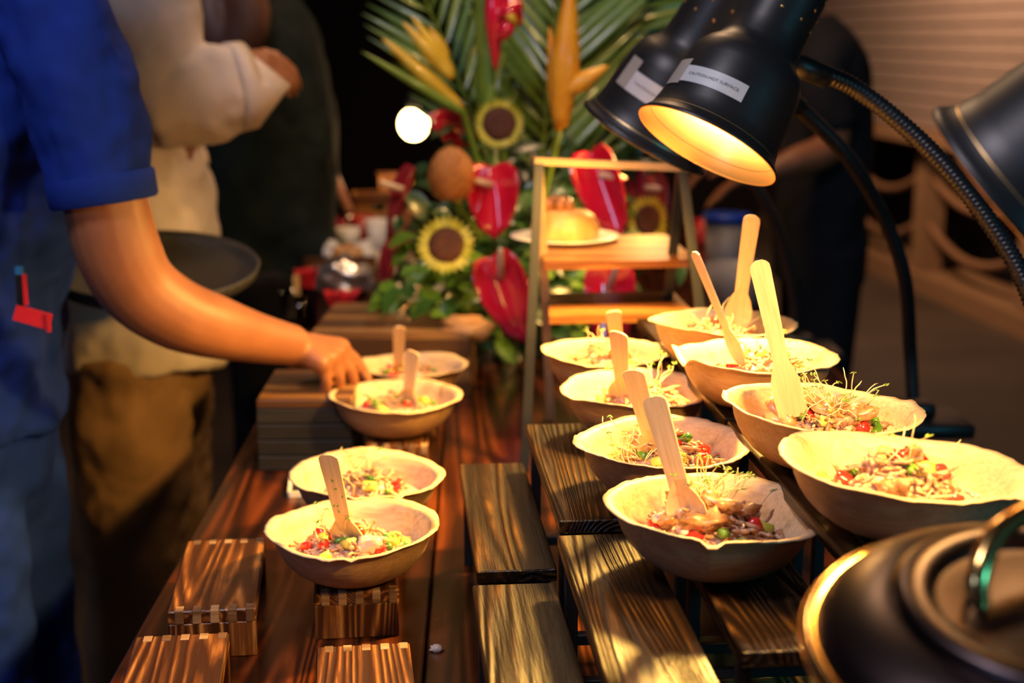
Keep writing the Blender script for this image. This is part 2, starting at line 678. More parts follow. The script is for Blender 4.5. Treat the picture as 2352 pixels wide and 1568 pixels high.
zb = TZ + BH
riser_block(PZ(486, 1401, zb), BRZ, 'empty riser block at the left table edge, second from the front')
pb = PZ(420, 1457, zb)
dv = Vector((-math.sin(BRZ), math.cos(BRZ), 0))
riser_block(pb - dv * BL, BRZ, 'empty riser block in the lower left corner of the picture')
pd = PZ(834, 1480, zb)
riser_block(pd - dv * BL, BRZ, 'empty pale-streaked riser block in front of the nearest left bowl')
C0 = PZ(819, 1359, zb)
riser_block(C0, BRZ, 'riser block carrying the nearest bowl of the left row')
F0 = C0 + dv * 0.215 + Vector((0.018, 0, 0))
riser_block(F0, BRZ, 'riser block under the second bowl of the left row')
E0 = PZ(912, 1024, zb)
riser_block(E0, BRZ * 0.5, 'riser block under the third bowl of the left row')
G0 = E0 + dv * 0.21 + Vector((0.028, 0, 0))
riser_block(G0, BRZ * 0.4, 'riser block under the bowl that the hand is holding')

# ---- dark crate beside the hand and wooden crate behind it
def crate(name, label, x0, x1, y0, y1, h, rz, mat, topmat, n=4):
    c = Vector(((x0 + x1) / 2, (y0 + y1) / 2, TZ))
    t = thing(name, label, 'crate', c, (0, 0, rz))
    w, d = x1 - x0, y1 - y0
    b = MB()
    b.box((0, 0, h - 0.006), (w, d, 0.012), 0, 0, 0.0015)
    b.obj('top_board', topmat, t, smooth=False)
    hh = (h - 0.012) / n
    for i in range(n):
        z = hh * (i + 0.5)
        for (cx, cy, sx, sy) in ((0, -d / 2 + 0.006, w, 0.012), (0, d / 2 - 0.006, w, 0.012)):
            b = MB()
            b.box((0, 0, 0), (sx, sy, hh - 0.002), 0, 0, 0.001)
            b.obj('slat', mat, t, (cx, cy, z), smooth=False)
        for sx in (-1, 1):
            b = MB()
            b.box((0, 0, 0), (0.012, d - 0.025, hh - 0.002), 0, 0, 0.001)
            b.obj('side_slat', mat, t, (sx * (w / 2 - 0.006), 0, z), smooth=False)
    return t


crate('crate', 'low black slatted crate with a brown top below the reaching hand', -0.352, -0.222, 1.905, 2.09, 0.102, 0.02, M['crate'], M['cratetop'])
crate('crate', 'reddish-brown wooden crate behind the bowl in the hand', -0.33, -0.066, 2.33, 2.60, 0.108, -0.03, M['cratetop'], M['cratetop'], 3)

# ================================================================ plank stands of the right side
RRZ = math.radians(4.8)
rdir = Vector((-math.sin(RRZ), math.cos(RRZ), 0))
rside = Vector((math.cos(RRZ), math.sin(RRZ), 0))
PT = 0.0125


def plank(t, base, c, w, L, ztop, name='plank', mat='char', thick=PT):
    b = MB()
    b.box((0, 0, 0), (w, L, thick), 0, 0, 0.0012)
    return b.obj(name, M[mat], t, Vector((c.x, c.y, ztop - thick / 2)) - base, (0, 0, RRZ), False)


def frame(t, base, c, w, L, ztop, lowrail=True, tw=0.011):
    """black square-tube trestle below a plank"""
    hz = ztop - PT - 0.0002
    for sx in (-1, 1):
        for sy in (-1, 1):
            p = c + rside * (sx * (w / 2 - 0.009)) + rdir * (sy * (L / 2 - 0.03))
            b = MB()
            b.box((0, 0, 0), (tw, tw, hz - TZ), 0, 0, 0.001)
            b.obj('leg', M['black'], t, Vector((p.x, p.y, (hz + TZ) / 2)) - base, (0, 0, RRZ), False)
    for sy in (-1, 1):
        p = c + rdir * (sy * (L / 2 - 0.03))
        for z in ((hz - tw / 2), (TZ + 0.03))[: 2 if lowrail else 1]:
            b = MB()
            b.box((0, 0, 0), (w - 0.018 - tw, tw, tw), 0, 0, 0.001)
            b.obj('rail', M['black'], t, Vector((p.x, p.y, z)) - base, (0, 0, RRZ), False)


def stand(label, planks):
    """planks: (front-left point, width, length, z)"""
    p0 = planks[0][0]
    base = Vector((p0.x, p0.y, TZ))
    t = thing('plank_stand', label, 'stand', base, (0, 0, 0), 'charred plank display stands')
    for (fl, w, L, z) in planks:
        c = Vector((fl.x, fl.y, 0)) + rside * (w / 2) + rdir * (L / 2)
        plank(t, base, c, w, L, z)
        frame(t, base, c, w, L, z)
    return t, base


ZR1, ZR2, ZF = 0.880, 0.928, 0.985
a = PZ(1095, 1312, ZR1)
LR1 = (PZ(1062, 1065, ZR1) - a).length
q = PZ(1285, 1196, ZR2)
LR2 = (PZ(1210, 974, ZR2) - q).length
stand('two-step charred plank stand behind, between the left blocks and right bowls', [(a, 0.074, LR1, ZR1), (q, 0.076, LR2, ZR2)])
a = PZ(1085, 1343, ZR1)
q = PZ(1280, 1229, ZR2)
stand('two-step charred plank stand at the bottom centre, running out of the picture', [(a - rdir * 0.42, 0.074, 0.42, ZR1), (q - rdir * 0.42, 0.077, 0.42, ZR2)])
r3 = PZ(1704, 1497, ZR2)
t, base = stand('weathered plank stand under the nearest middle bowl', [(r3, 0.084, 0.235, ZR2)])
c = Vector((r3.x, r3.y, 0)) + rside * 0.035 + rdir * 0.22
plank(t, base, c - rdir * 0.1, 0.13, 0.24, 0.835, 'lower_shelf', 'charlit')
for y_ in (0.14, 0.19):
    p = Vector((r3.x, r3.y, 0)) + rdir * y_ + rside * 0.035
    b = MB()
    b.box((0, 0, 0), (0.13, 0.008, 0.008), 0, 0, 0.001)
    b.obj('rail', M['black'], t, Vector((p.x, p.y, 0.846)) - base, (0, 0, RRZ), False)
r4 = Vector((0.148, 1.21, 0))
stand('long plank stand hidden under the three farther middle bowls', [(r4, 0.082, 0.68, ZR2)])
f1 = PZ(1870, 1195, ZF)
stand('tall plank stand under the two nearest right-hand bowls', [(f1 - rdir * 0.20, 0.098, 0.50, ZF)])
stand('tall plank stand under the two far right-hand bowls', [(f1 + rdir * 0.31, 0.098, 0.52, ZF)])

# ================================================================ palm leaf bowls
def bowl_profile(R, H):
    out = [(0.0001, 0.0), (0.22 * R, 0.0), (0.38 * R, 0.0005)]
    for k in range(1, 8):
        t = k / 7
        out.append((R * (0.38 + 0.52 * math.sin(t * math.pi / 2 * 0.92) / math.sin(math.pi / 2 * 0.92)), H * (0.005 + 0.925 * t ** 1.55)))
    rim = [(0.945 * R, 0.965 * H), (R, 0.99 * H), (R * 1.002, 1.012 * H), (0.945 * R, 1.0 * H)]
    th = 0.0024
    inn = [(0.892 * R, 0.955 * H)]
    for k in range(6, 0, -1):
        t = k / 7
        inn.append((R * (0.38 + 0.52 * math.sin(t * math.pi / 2 * 0.92) / math.sin(math.pi / 2 * 0.92)) - th * 0.85, H * (0.005 + 0.925 * t ** 1.55) + th * 0.8))
    inn += [(0.36 * R, 0.0028), (0.2 * R, 0.0026), (0.0001, 0.0026)]
    return out, rim, inn


def make_bowl(key, R, H, seed, notches=()):
    out, rim, inn = bowl_profile(R, H)
    prof = out + rim + inn
    n = 84
    rs = random.Random(seed)
    ph = [rs.uniform(0, 6.28) for _ in range(6)]
    jag = [rs.uniform(-1, 1) for _ in range(n)]
    nrim0, nrim1 = len(out), len(out) + len(rim)

    def fn(i, a, p):
        r = math.hypot(p.x, p.y)
        t = max(0.0, (r / R - 0.55) / 0.45) ** 2
        k = int(round(a / (2 * math.pi) * n)) % n
        dz = R * (0.020 * math.sin(2 * a + ph[0]) + 0.012 * math.sin(3 * a + ph[1]) + 0.006 * math.sin(7 * a + ph[2]) + 0.004 * math.sin(13 * a + ph[3]))
        dr = R * (0.022 * math.sin(2 * a + ph[4]) + 0.010 * math.sin(5 * a + ph[5]))
        if nrim0 <= i < nrim1:
            dz += jag[k] * 0.00045
            dr += jag[(k * 7) % n] * 0.0006
        for (na, hw, ndz, ndr) in notches:
            d = abs((a - na + math.pi) % (2 * math.pi) - math.pi)
            if d < hw:
                w = (1 - d / hw)
                dz += ndz * w
                dr += ndr * w
        s = 1 + t * dr / max(r, 1e-5)
        return Vector((p.x * s, p.y * s, p.z + t * dz))

    v, f = lathe_geo(prof, n, fn)
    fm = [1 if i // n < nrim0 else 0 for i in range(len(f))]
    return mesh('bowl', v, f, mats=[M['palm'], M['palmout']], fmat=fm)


def inner_z(r, R, H):
    _, _, inn = bowl_profile(R, H)
    pts = sorted(inn)
    for (r0, z0), (r1, z1) in zip(pts, pts[1:]):
        if r0 <= r <= r1:
            return z0 + (z1 - z0) * (r - r0) / max(r1 - r0, 1e-6)
    return pts[-1][1]


# key: (rim centre u, v, rim width px, support z, tilt(x,y) deg, phrase)
BOWLS = {
    'L1': (813, 1211, 407, zb, (0.0, -1.0), 'the nearest left bowl'),
    'L2': (841, 1090, 363, zb, (0.0, 1.0), 'the second left bowl'),
    'L3': (907, 909, 310, zb, (0.0, 0.0), 'the third left bowl'),
    'L4': (944, 838, 256, zb, (0.0, 0.0), 'the bowl in the hand'),
    'R6': (1632, 1165, 492, ZR2, (1.0, 2.5), 'the nearest middle bowl'),
    'R5': (1523, 1015, 400, ZR2, (1.5, -0.5), 'the second middle bowl'),
    'R4': (1458, 892, 346, ZR2, (1.0, 1.0), 'the third middle bowl'),
    'R3': (1392, 808, 300, ZR2, (0.0, 0.0), 'the farthest middle bowl'),
    'F1': (2066, 1067, 556, ZF, (-1.5, 2.5), 'the nearest right bowl'),
    'F2': (1884, 936, 456, ZF, (-0.5, 2.5), 'the second right bowl'),
    'F3': (1736, 816, 378, ZF, (-1.0, 0.0), 'the third right bowl'),
    'F4': (1660, 741, 341, ZF, (-1.5, 0.0), 'the farthest right bowl'),
}
BLAB = {
    'L1': 'pale palm leaf bowl nearest on the left row, spoon with herb flecks in it',
    'L2': 'palm leaf bowl without a spoon, second in the left row',
    'L3': 'palm leaf bowl third in the left row, spoon handle upright',
    'L4': 'palm leaf bowl gripped by the reaching hand',
    'R6': 'palm leaf bowl with a cracked folded front rim and a large spoon',
    'R5': 'palm leaf bowl of dark shredded meat behind the cracked bowl',
    'R4': 'palm leaf bowl third in the middle row with a tilted rim',
    'R3': 'palm leaf bowl farthest in the middle row beside the cake stand',
    'F1': 'brightly lit palm leaf bowl without a spoon, nearest on the right row',
    'F2': 'palm leaf bowl with brown streaks and tall sprouts, second on the right row',
    'F3': 'palm leaf bowl with a torn left rim and thin leaning spoon',
    'F4': 'palm leaf bowl farthest on the right row under the lamp',
}
NOTCH = {
    'R6': [(-1.72, 0.12, -0.0055, 0.006), (-1.50, 0.09, 0.0022, 0.004), (1.1, 0.14, 0.003, -0.003)],
    'F3': [(math.pi + 0.25, 0.26, -0.014, -0.004), (math.pi - 0.15, 0.2, 0.006, 0.003)],
    'F2': [(0.25, 0.16, 0.004, 0.002), (0.42, 0.05, -0.0015, 0.0), (2.75, 0.1, 0.003, 0.0)],
    'F1': [(-0.75, 0.09, -0.004, 0.004)],
    'L1': [(-1.75, 0.06, -0.003, 0.003), (2.9, 0.25, 0.003, -0.002), (-1.5, 0.05, -0.003, 0.002)],
    'L2': [(-1.1, 0.06, -0.003, 0.003), (-1.6, 0.05, -0.002, 0.003)],
    'R4': [(0.1, 0.5, -0.008, 0.0)],
    'R3': [(0.3, 0.35, 0.004, 0.0)],
    'R5': [(2.75, 0.06, -0.003, 0.002)],
}
B = {}
for i, (key, (u, v, wpx, zs, tilt, phrase)) in enumerate(BOWLS.items()):
    H = 0.052
    pc = PZ(u, v, zs + H)
    R = wpx * pxscale(pc) / 2
    H = 0.0525 if key[0] != 'L' else 0.053
    # fibres of the leaf run along the object's x axis; notch angles are given in the photograph's frame
    rz = rnd.uniform(-0.6, 0.6)
    nt = [(na - rz, hw, dz, dr) for (na, hw, dz, dr) in NOTCH.get(key, [])]
    me = make_bowl(key, R, H, 100 + i, nt)
    ob = link('palm_leaf_bowl', me, None, (pc.x, pc.y, zs + 0.0008), (math.radians(tilt[0]), math.radians(tilt[1]), rz))
    tag(ob, BLAB[key], 'bowl', 'palm leaf bowls of food')
    B[key] = dict(o=ob, R=R, H=H, c=Vector((pc.x, pc.y, zs)), rim=zs + H, phrase=phrase, rz=rz, tilt=tilt)

# ================================================================ food in the bowls
def strand_geo(mb, p, d, L, r, curl, rs, mi=0, n=4, seg=5, flat=1.0, keep=None):
    pts = []
    q = Vector(p)
    d = Vector(d).normalized()
    for k in range(seg + 1):
        if keep:
            q = keep(q)
        pts.append(q.copy())
        d = (d + Vector((rs.uniform(-1, 1), rs.uniform(-1, 1), rs.uniform(-1, 1))) * curl).normalized()
        q = q + d * (L / seg)
    rr = [(r * (0.55 if k in (0, seg) else 1.0), r * flat * (0.55 if k in (0, seg) else 1.0)) for k in range(seg + 1)]
    v, f = tube_geo(pts, rr, n)
    mb.add(v, f, mi)
    return pts


def lump_mesh(name, sx, sy, sz, mat, seed, kind='lump'):
    b = MB()
    rs = random.Random(seed)
    if kind == 'dice':
        v, f = box_geo((sx, sy, sz), min(sx, sy, sz) * 0.22)
        v = [p * (1 + rs.uniform(-0.10, 0.10)) for p in v]
        b.add(v, f)
    elif kind == 'wedge':      # curved slice
        pts = [Vector((math.cos(a) * sx, math.sin(a) * sx, 0)) for a in [(-0.9 + 1.8 * k / 6) for k in range(7)]]
        rr = [(sy * (0.45 + 0.55 * math.sin(math.pi * (k + .5) / 7)), sz) for k in range(7)]
        b.tube(pts, rr, 6)
        b.v = [p - Vector((sx * .9, 0, 0)) for p in b.v]
    else:
        ellipsoid(b, (0, 0, 0), (sx, sy, sz), 20, 13)
        b.v = [p * (1 + 0.6 * noise.noise(p * 130 + Vector((seed, 0, 0))) + 0.4 * noise.noise(p * 420 + Vector((0, seed, 0)))) for p in b.v]
    return mesh(name, b.v, b.f, mat)


TOM = [lump_mesh('tomato_cube', 0.0125, 0.0105, 0.009, M['tomato'], s, 'dice') for s in range(3)]
AVO = [lump_mesh('avocado_cube', 0.0150, 0.0115, 0.010, M['avocado'], s + 9, 'dice') for s in range(3)]
PEP = [lump_mesh('pepper_slice', 0.0095, 0.0046, 0.0034, M['pepper'], s + 20, 'wedge') for s in range(2)]
MEA = [lump_mesh('meat_chunk', 0.0185, 0.010, 0.0075, M['meat'], s + 30) for s in range(4)]
ONI = [lump_mesh('onion_piece', 0.012, 0.0045, 0.0026, M['onion'], s + 40, 'wedge') for s in range(2)] + [lump_mesh('onion_piece', 0.011, 0.009, 0.008, M['onion'], 77)]


def rise(key, x, y, peak, mc, mr):
    """height of the mound above the bowl base at local x, y"""
    R, H = B[key]['R'], B[key]['H']
    r = math.hypot(x, y)
    d = math.hypot(x - mc[0], y - mc[1]) / mr
    m = 0.021 + 0.72 * peak * math.exp(-1.2 * d * d) + 0.004 * noise.noise(Vector((x * 60, y * 60, ord(key[0]) + ord(key[1]))))
    return max(m, inner_z(min(r, R * 0.88), R, H) + 0.0005 if r > 0.66 * R else m)


def fill(key, peak, mc=(0, 0), mr=None, tom=4, avo=3, pep=3, meat=0, onion=0, strands=70, sprouts=14, spt=(0, 0), sph=0.03, dark=1.0, grains=130):
    bw = B[key]
    R, H, ph = bw['R'], bw['H'], bw['phrase']
    mr = (mr or R * 0.62) * 1.1
    rs = random.Random(sum(map(ord, key)) * 13)
    base = bw['c'] + Vector((0, 0, 0.001))
    lim = R * 0.745
    # rice bed with loose grains
    b = MB()
    rings, n = 9, 30
    vs, fs = [], []
    for i in range(rings + 1):
        r = lim * i / rings
        for k in range(n):
            a = 2 * math.pi * k / n
            x, y = r * math.cos(a), r * math.sin(a)
            z = rise(key, x, y, peak, mc, mr) + 0.0016 * noise.noise(Vector((x * 260, y * 260, 3)))
            if i == rings:
                z = inner_z(r, R, H) + 0.0002
            vs.append((x, y, z))
    for i in range(rings):
        for k in range(n):
            p, q_ = i * n + k, i * n + (k + 1) % n
            fs.append((p, q_, q_ + n, p + n))
    b.add(vs, fs)

    def spot(rad=0.92):
        while True:
            x, y = rs.uniform(-lim, lim), rs.uniform(-lim, lim)
            if math.hypot(x, y) < lim * rad:
                return x, y

    for _ in range(grains):
        x, y = spot()
        z = rise(key, x, y, peak, mc, mr)
        Mx = Matrix.Rotation(rs.uniform(0, 6.28), 3, 'Z') @ Matrix.Rotation(rs.uniform(-.5, .5), 3, 'Y')
        ellipsoid(b, (x, y, z + 0.0012), (0.0036, 0.0016, 0.0015), 6, 4, Mx)
    ob = b.obj('rice', M['rice'], None, base)
    tag(ob, 'pinkish cooked rice bed in ' + ph, 'rice', None, 'stuff')
    def keep(q):
        rq = math.hypot(q.x, q.y)
        if rq > lim:
            q = Vector((q.x * lim / rq, q.y * lim / rq, q.z))
            rq = lim
        zi = inner_z(rq, R, H) + 0.003
        return Vector((q.x, q.y, max(q.z, zi)))

    # shredded meat
    b = MB()
    for _ in range(int(strands * 1.7)):
        x, y = rs.gauss(mc[0], mr * 0.52), rs.gauss(mc[1], mr * 0.52)
        if math.hypot(x, y) > lim * 0.95:
            continue
        z = rise(key, x, y, peak, mc, mr) + rs.uniform(0.0005, 0.0045)
        a = rs.uniform(0, 6.28)
        strand_geo(b, (x, y, z), (math.cos(a), math.sin(a), rs.uniform(-.25, .12)), rs.uniform(0.010, 0.024), rs.uniform(0.0012, 0.0025), 0.42, rs, 0, 5, 5, rs.uniform(0.6, 1.3), keep)
    ob = b.obj('shredded_meat', M['pork'], None, base)
    tag(ob, 'brown shredded meat heaped in ' + ph, 'meat', None, 'stuff')
    # countable pieces
    for (cnt, meshes, nm, lab, cat, rad, up) in (
            (meat, MEA, 'meat_chunk', 'browned chunk of grilled meat in ' + ph, 'meat', 0.5, 0.006),
            (tom, TOM, 'tomato_cube', 'diced red tomato piece in ' + ph, 'tomato', 0.75, 0.005),
            (avo, AVO, 'avocado_cube', 'yellow-green avocado cube in ' + ph, 'avocado', 0.85, 0.005),
            (pep, PEP, 'pepper_slice', 'curved green pepper slice in ' + ph, 'pepper', 0.8, 0.0045),
            (onion, ONI, 'onion_piece', 'pale translucent onion piece in ' + ph, 'onion', 0.7, 0.006)):
        used = []
        for i in range(cnt):
            for _try in range(20):
                x, y = spot(rad)
                if all(math.hypot(x - a, y - c) > 0.012 for a, c in used):
                    break
            used.append((x, y))
            z = rise(key, x, y, peak, mc, mr) + up
            o = link(nm, meshes[i % len(meshes)], None, base + Vector((x, y, z)), (rs.uniform(-.6, .6), rs.uniform(-.6, .6), rs.uniform(0, 6.28)), rs.uniform(0.85, 1.25))
            tag(o, lab, cat, nm.replace('_', ' ') + 's in ' + ph)
    # sprouts: pale curly stems with tiny leaves
    if sprouts:
        b = MB()
        for _ in range(sprouts):
            x, y = rs.gauss(spt[0], R * 0.13), rs.gauss(spt[1], R * 0.13)
            z = rise(key, x, y, peak, mc, mr) + 0.004
            a = rs.uniform(0, 6.28)
            pts = strand_geo(b, (x, y, z), (math.cos(a) * 0.7, math.sin(a) * 0.7, 0.9), rs.uniform(0.6, 1.35) * sph, 0.00055, 0.42, rs, 0, 5, 9)
            if rs.random() < 0.7:
                e = pts[-1]
                for s in (-1, 1):
                    Mx = Matrix.Rotation(rs.uniform(0, 6.28), 3, 'Z') @ Matrix.Rotation(0.5 * s, 3, 'Y')
                    ellipsoid(b, e + Vector((0.0014 * s, 0, 0.0004)), (0.0026, 0.0013, 0.0005), 6, 4, Mx, 1)
        ob = b.obj('sprouts', [M['sprout'], M['sproutleaf']], None, base)
        tag(ob, 'tangle of thin pale sprouts on the food in ' + ph, 'sprouts', None, 'stuff')


fill('L1', 0.026, (0.0, -0.005), tom=8, avo=6, pep=5, onion=3, strands=95, sprouts=15, spt=(-0.018, 0.0), sph=0.032, grains=240)
fill('L2', 0.040, (0.0, 0.0), 0.035, tom=5, avo=4, pep=5, strands=110, sprouts=14, spt=(-0.012, 0.004), sph=0.036, grains=170)
fill('L3', 0.034, (0.0, 0.0), tom=5, avo=4, pep=4, strands=70, sprouts=8, grains=120)
fill('L4', 0.034, (0.0, 0.0), tom=4, avo=4, pep=3, strands=60, sprouts=6, grains=100)
fill('R6', 0.044, (0.002, -0.002), 0.038, tom=6, avo=4, pep=9, meat=5, onion=7, strands=120, sprouts=48, spt=(0.000, 0.012), sph=0.038, grains=240)
fill('R5', 0.042, (0.008, 0.0), 0.036, tom=3, avo=4, pep=5, meat=2, strands=150, sprouts=16, spt=(-0.028, -0.008), sph=0.042, grains=150)
fill('R4', 0.040, (0.012, 0.0), tom=2, avo=3, pep=3, strands=90, sprouts=12, spt=(0.02, 0), sph=0.035, grains=100)
fill('R3', 0.044, (-0.005, 0.0), 0.036, tom=2, avo=3, pep=2, strands=90, sprouts=12, spt=(-0.01, 0), sph=0.034, grains=100)
fill('F1', 0.044, (0.0, 0.0), 0.038, tom=11, avo=5, pep=5, meat=3, strands=110, sprouts=8, spt=(0.01, 0), sph=0.034, grains=200)
fill('F2', 0.030, (0.012, -0.004), 0.046, tom=6, avo=6, pep=8, meat=6, strands=100, sprouts=52, spt=(0.006, 0.004), sph=0.040, grains=200)
fill('F3', 0.036, (0.012, -0.002), 0.040, tom=5, avo=5, pep=4, meat=1, strands=90, sprouts=10, spt=(0.014, 0), sph=0.03, grains=130)
fill('F4', 0.040, (0.0, 0.0), 0.04, tom=5, avo=5, pep=3, strands=80, sprouts=6, grains=100)

# ================================================================ wooden cutlery
def cutlery_outline(L, wide, kind):
    """half widths along the length, from the handle end"""
    if kind == 'spoon':
        return [(0.0, 0.35), (0.012, 0.72), (0.03, 0.95), (0.06, 1.0), (0.3, 0.92), (0.60, 0.80), (0.66, 0.80), (0.72, 1.25), (0.80, 1.62), (0.88, 1.66), (0.95, 1.35), (0.985, 0.8), (1.0, 0.2)]
    return [(0.0, 0.35), (0.012, 0.72), (0.03, 0.95), (0.06, 1.0), (0.3, 0.92), (0.58, 0.80), (0.64, 0.82), (0.70, 1.15), (0.76, 1.45), (0.85, 1.5), (1.0, 1.4)]


def cutlery(name, top, bot, hw, facing, label, kind='spoon', thick=0.0017, flecks=0):
    top, bot = Vector(top), Vector(bot)
    L = (bot - top).length
    ax = (bot - top) / L
    s = ax.cross(facing).normalized()
    nrm = s.cross(ax).normalized()
    b = MB()
    prof = cutlery_outline(L, hw, kind)
    vs, fs = [], []
    for (t, w) in prof:
        bend = 0.004 * math.sin(math.pi * min(1, max(0, (t - 0.6) / 0.4))) if kind == 'spoon' else 0.0
        for sg in (-1, 1):
            for col in (-1, -0.35, 0.35, 1):
                dish = (-bend * (1 - col * col))
                vs.append(Vector((w * hw * col, L * t, sg * thick / 2 + dish)))
    m = len(prof)
    for i in range(m - 1):
        a = i * 8
        c_ = a + 8
        for k in range(3):
            fs.append((a + k, c_ + k, c_ + k + 1, a + k + 1))
            fs.append((a + 4 + k, a + 5 + k, c_ + 5 + k, c_ + 4 + k))
        fs.append((a, a + 4, c_ + 4, c_))
        fs.append((a + 3, c_ + 3, c_ + 7, a + 7))
    fs.append((0, 1, 2, 3, 7, 6, 5, 4))
    e = (m - 1) * 8
    fs.append((e, e + 4, e + 5, e + 6, e + 7, e + 3, e + 2, e + 1))
    b.add(vs, fs)
    me = mesh(name, b.v, b.f, M['birch'], False)
    rot = Matrix((s, ax, nrm)).transposed()
    if rot.determinant() < 0:
        rot = Matrix((-s, ax, nrm)).transposed()
    o = link(name, me, None, top)
    o.rotation_euler = rot.to_euler()
    tag(o, label, 'spoon' if kind == 'spoon' else 'fork', 'wooden cutlery in the bowls')
    if flecks:
        rs = random.Random(5)
        for i in range(flecks):
            fb = MB()
            ellipsoid(fb, (0, 0, 0), (0.0011, 0.0022, 0.0004), 6, 4)
            fb.obj('herb_fleck', M['pepper'], o, (rs.uniform(-.6, .6) * hw, L * rs.uniform(0.25, 0.6), thick / 2 * (1 if rot.col[2].y < 0 else -1)), (0, 0, rs.uniform(0, 3)))
    return o


def ray_at_len(u, v, p0, L, near=True):
    """point on the sight line through (u, v) at distance L from p0"""
    o = Vector((0, 0, CZ))
    d = ray(u, v).normalized()
    w = o - p0
    bq, cq = w.dot(d), w.dot(w) - L * L
    disc = bq * bq - cq
    t = -bq + (-math.sqrt(max(disc, 0)) if near else math.sqrt(max(disc, 0)))
    return o + d * t


def put(key, topuv, botuv, L, name, label, hw=0.0088, dy=-0.01, dz=-0.022, near=True, kind='spoon', turn=0.0, flecks=0):
    bw = B[key]
    bot = PY(botuv[0], botuv[1], bw['c'].y + dy)
    top = ray_at_len(topuv[0], topuv[1], bot, L, near)
    face = (Vector((0, 0, CZ)) - (top + bot) / 2).normalized()
    if turn:
        hw *= 1.14 if turn < 0.8 else 1.0
        face = Matrix.Rotation(turn, 3, (bot - top).normalized()) @ face
    return cutlery(name, top, bot, hw, face, label, kind, flecks=flecks)


put('L1', (752, 1044), (806, 1268), 0.122, 'wooden_spoon', 'wooden spoon with green herb flecks in the nearest left bowl', 0.0092, -0.006, turn=0.5, flecks=6)
put('L3', (948, 806), (934, 945), 0.102, 'wooden_spoon', 'wooden spoon standing in the third left bowl', 0.0092, -0.01, turn=0.5)
put('L4', (917, 750), (915, 885), 0.125, 'wooden_spoon', 'pale wooden spoon in the bowl the hand holds', 0.0090, 0.0)
put('R6', (1500, 910), (1592, 1228), 0.118, 'wooden_spoon', 'large grey-lit wooden spoon in the cracked bowl', 0.0096, -0.018, turn=0.5)
put('R5', (1452, 850), (1516, 1075), 0.112, 'wooden_spoon', 'wooden spoon just behind the large one, in the second middle bowl', 0.0095, -0.008, turn=0.5)
put('R4', (1420, 762), (1432, 935), 0.108, 'wooden_spoon', 'wooden spoon standing in the third middle bowl', 0.0095, -0.004, turn=0.5)
put('R3', (1408, 714), (1424, 838), 0.110, 'wooden_spoon', 'short-looking spoon tip in the farthest middle bowl', 0.0092, 0.0)
put('F2', (1742, 598), (1822, 958), 0.148, 'wooden_fork', 'bright yellow-lit wooden fork beside the tall sprouts', 0.0088, 0.0, near=True, kind='fork')
put('F3', (1594, 578), (1704, 838), 0.128, 'wooden_spoon', 'thin leaning spoon seen edge-on in the torn-rim bowl', 0.0085, 0.0, near=True, turn=1.1)
put('F4', (1728, 494), (1690, 760), 0.150, 'wooden_spoon', 'tall wooden spoon standing in the farthest right bowl', 0.0092, 0.0, near=True)

# ================================================================ heat lamps on goosenecks
t = NT('lamp_reflector')
t.set(Base_Color=(0.85, 0.55, 0.22, 1), Roughness=0.38, Metallic=0.9)
M['gold'] = t.m
t = NT('glowing_bulb')
t.b.inputs['Base Color'].default_value = (1, 0.8, 0.5, 1)
t.b.inputs['Emission Color'].default_value = (1.0, 0.72, 0.36, 1)
t.b.inputs['Emission Strength'].default_value = 28.0
M['bulb'] = t.m
M['sticker'] = plain('sticker', (0.62, 0.64, 0.64), 0.45, 0, 0.5, 0.04)
M['foil'] = plain('silver_sticker', (0.75, 0.66, 0.56), 0.25, 0.45, 0.5, 0.05)
M['ink'] = plain('sticker_print', (0.06, 0.06, 0.06), 0.6)
M['vent'] = plain('vent_glow', (0.5, 0.26, 0.08), 0.3, 0.8)  # brass colour stands in for bulb light leaking through the holes
LAMPCOL = (1.0, 0.53, 0.10)

# profile of the shade from the rim (z = 0) up to the cap, for a rim radius of 1
SHADE = [(1.0, 0.0), (1.005, 0.03), (0.965, 0.07), (0.905, 0.16), (0.865, 0.35), (0.835, 0.7), (0.80, 1.02), (0.76, 1.18), (0.68, 1.30), (0.58, 1.40), (0.535, 1.52), (0.515, 1.75), (0.50, 2.35), (0.49, 2.62), (0.44, 2.70), (0.0005, 2.72)]


def shade_r(z):
    for (r0, z0), (r1, z1) in zip(SHADE, SHADE[1:]):
        if z0 <= z <= z1:
            return r0 + (r1 - r0) * (z - z0) / max(z1 - z0, 1e-6)
    return SHADE[-1][0]


def text_mesh(txt):
    cu = bpy.data.curves.new('lettering', 'FONT')
    cu.body = txt
    cu.size = 1.0
    cu.align_x = 'CENTER'
    cu.align_y = 'CENTER'
    cu.resolution_u = 2
    ob = bpy.data.objects.new('lettering_source', cu)
    C.objects.link(ob)
    dg = bpy.context.evaluated_depsgraph_get()
    dg.update()
    me = bpy.data.meshes.new_from_object(ob.evaluated_get(dg))
    vs = [v.co.copy() for v in me.vertices]
    fs = [tuple(p.vertices) for p in me.polygons]
    bpy.data.objects.remove(ob)
    bpy.data.curves.remove(cu)
    bpy.data.meshes.remove(me)
    return vs, fs


TXT = text_mesh('CAUTION-HOT SURFACE')


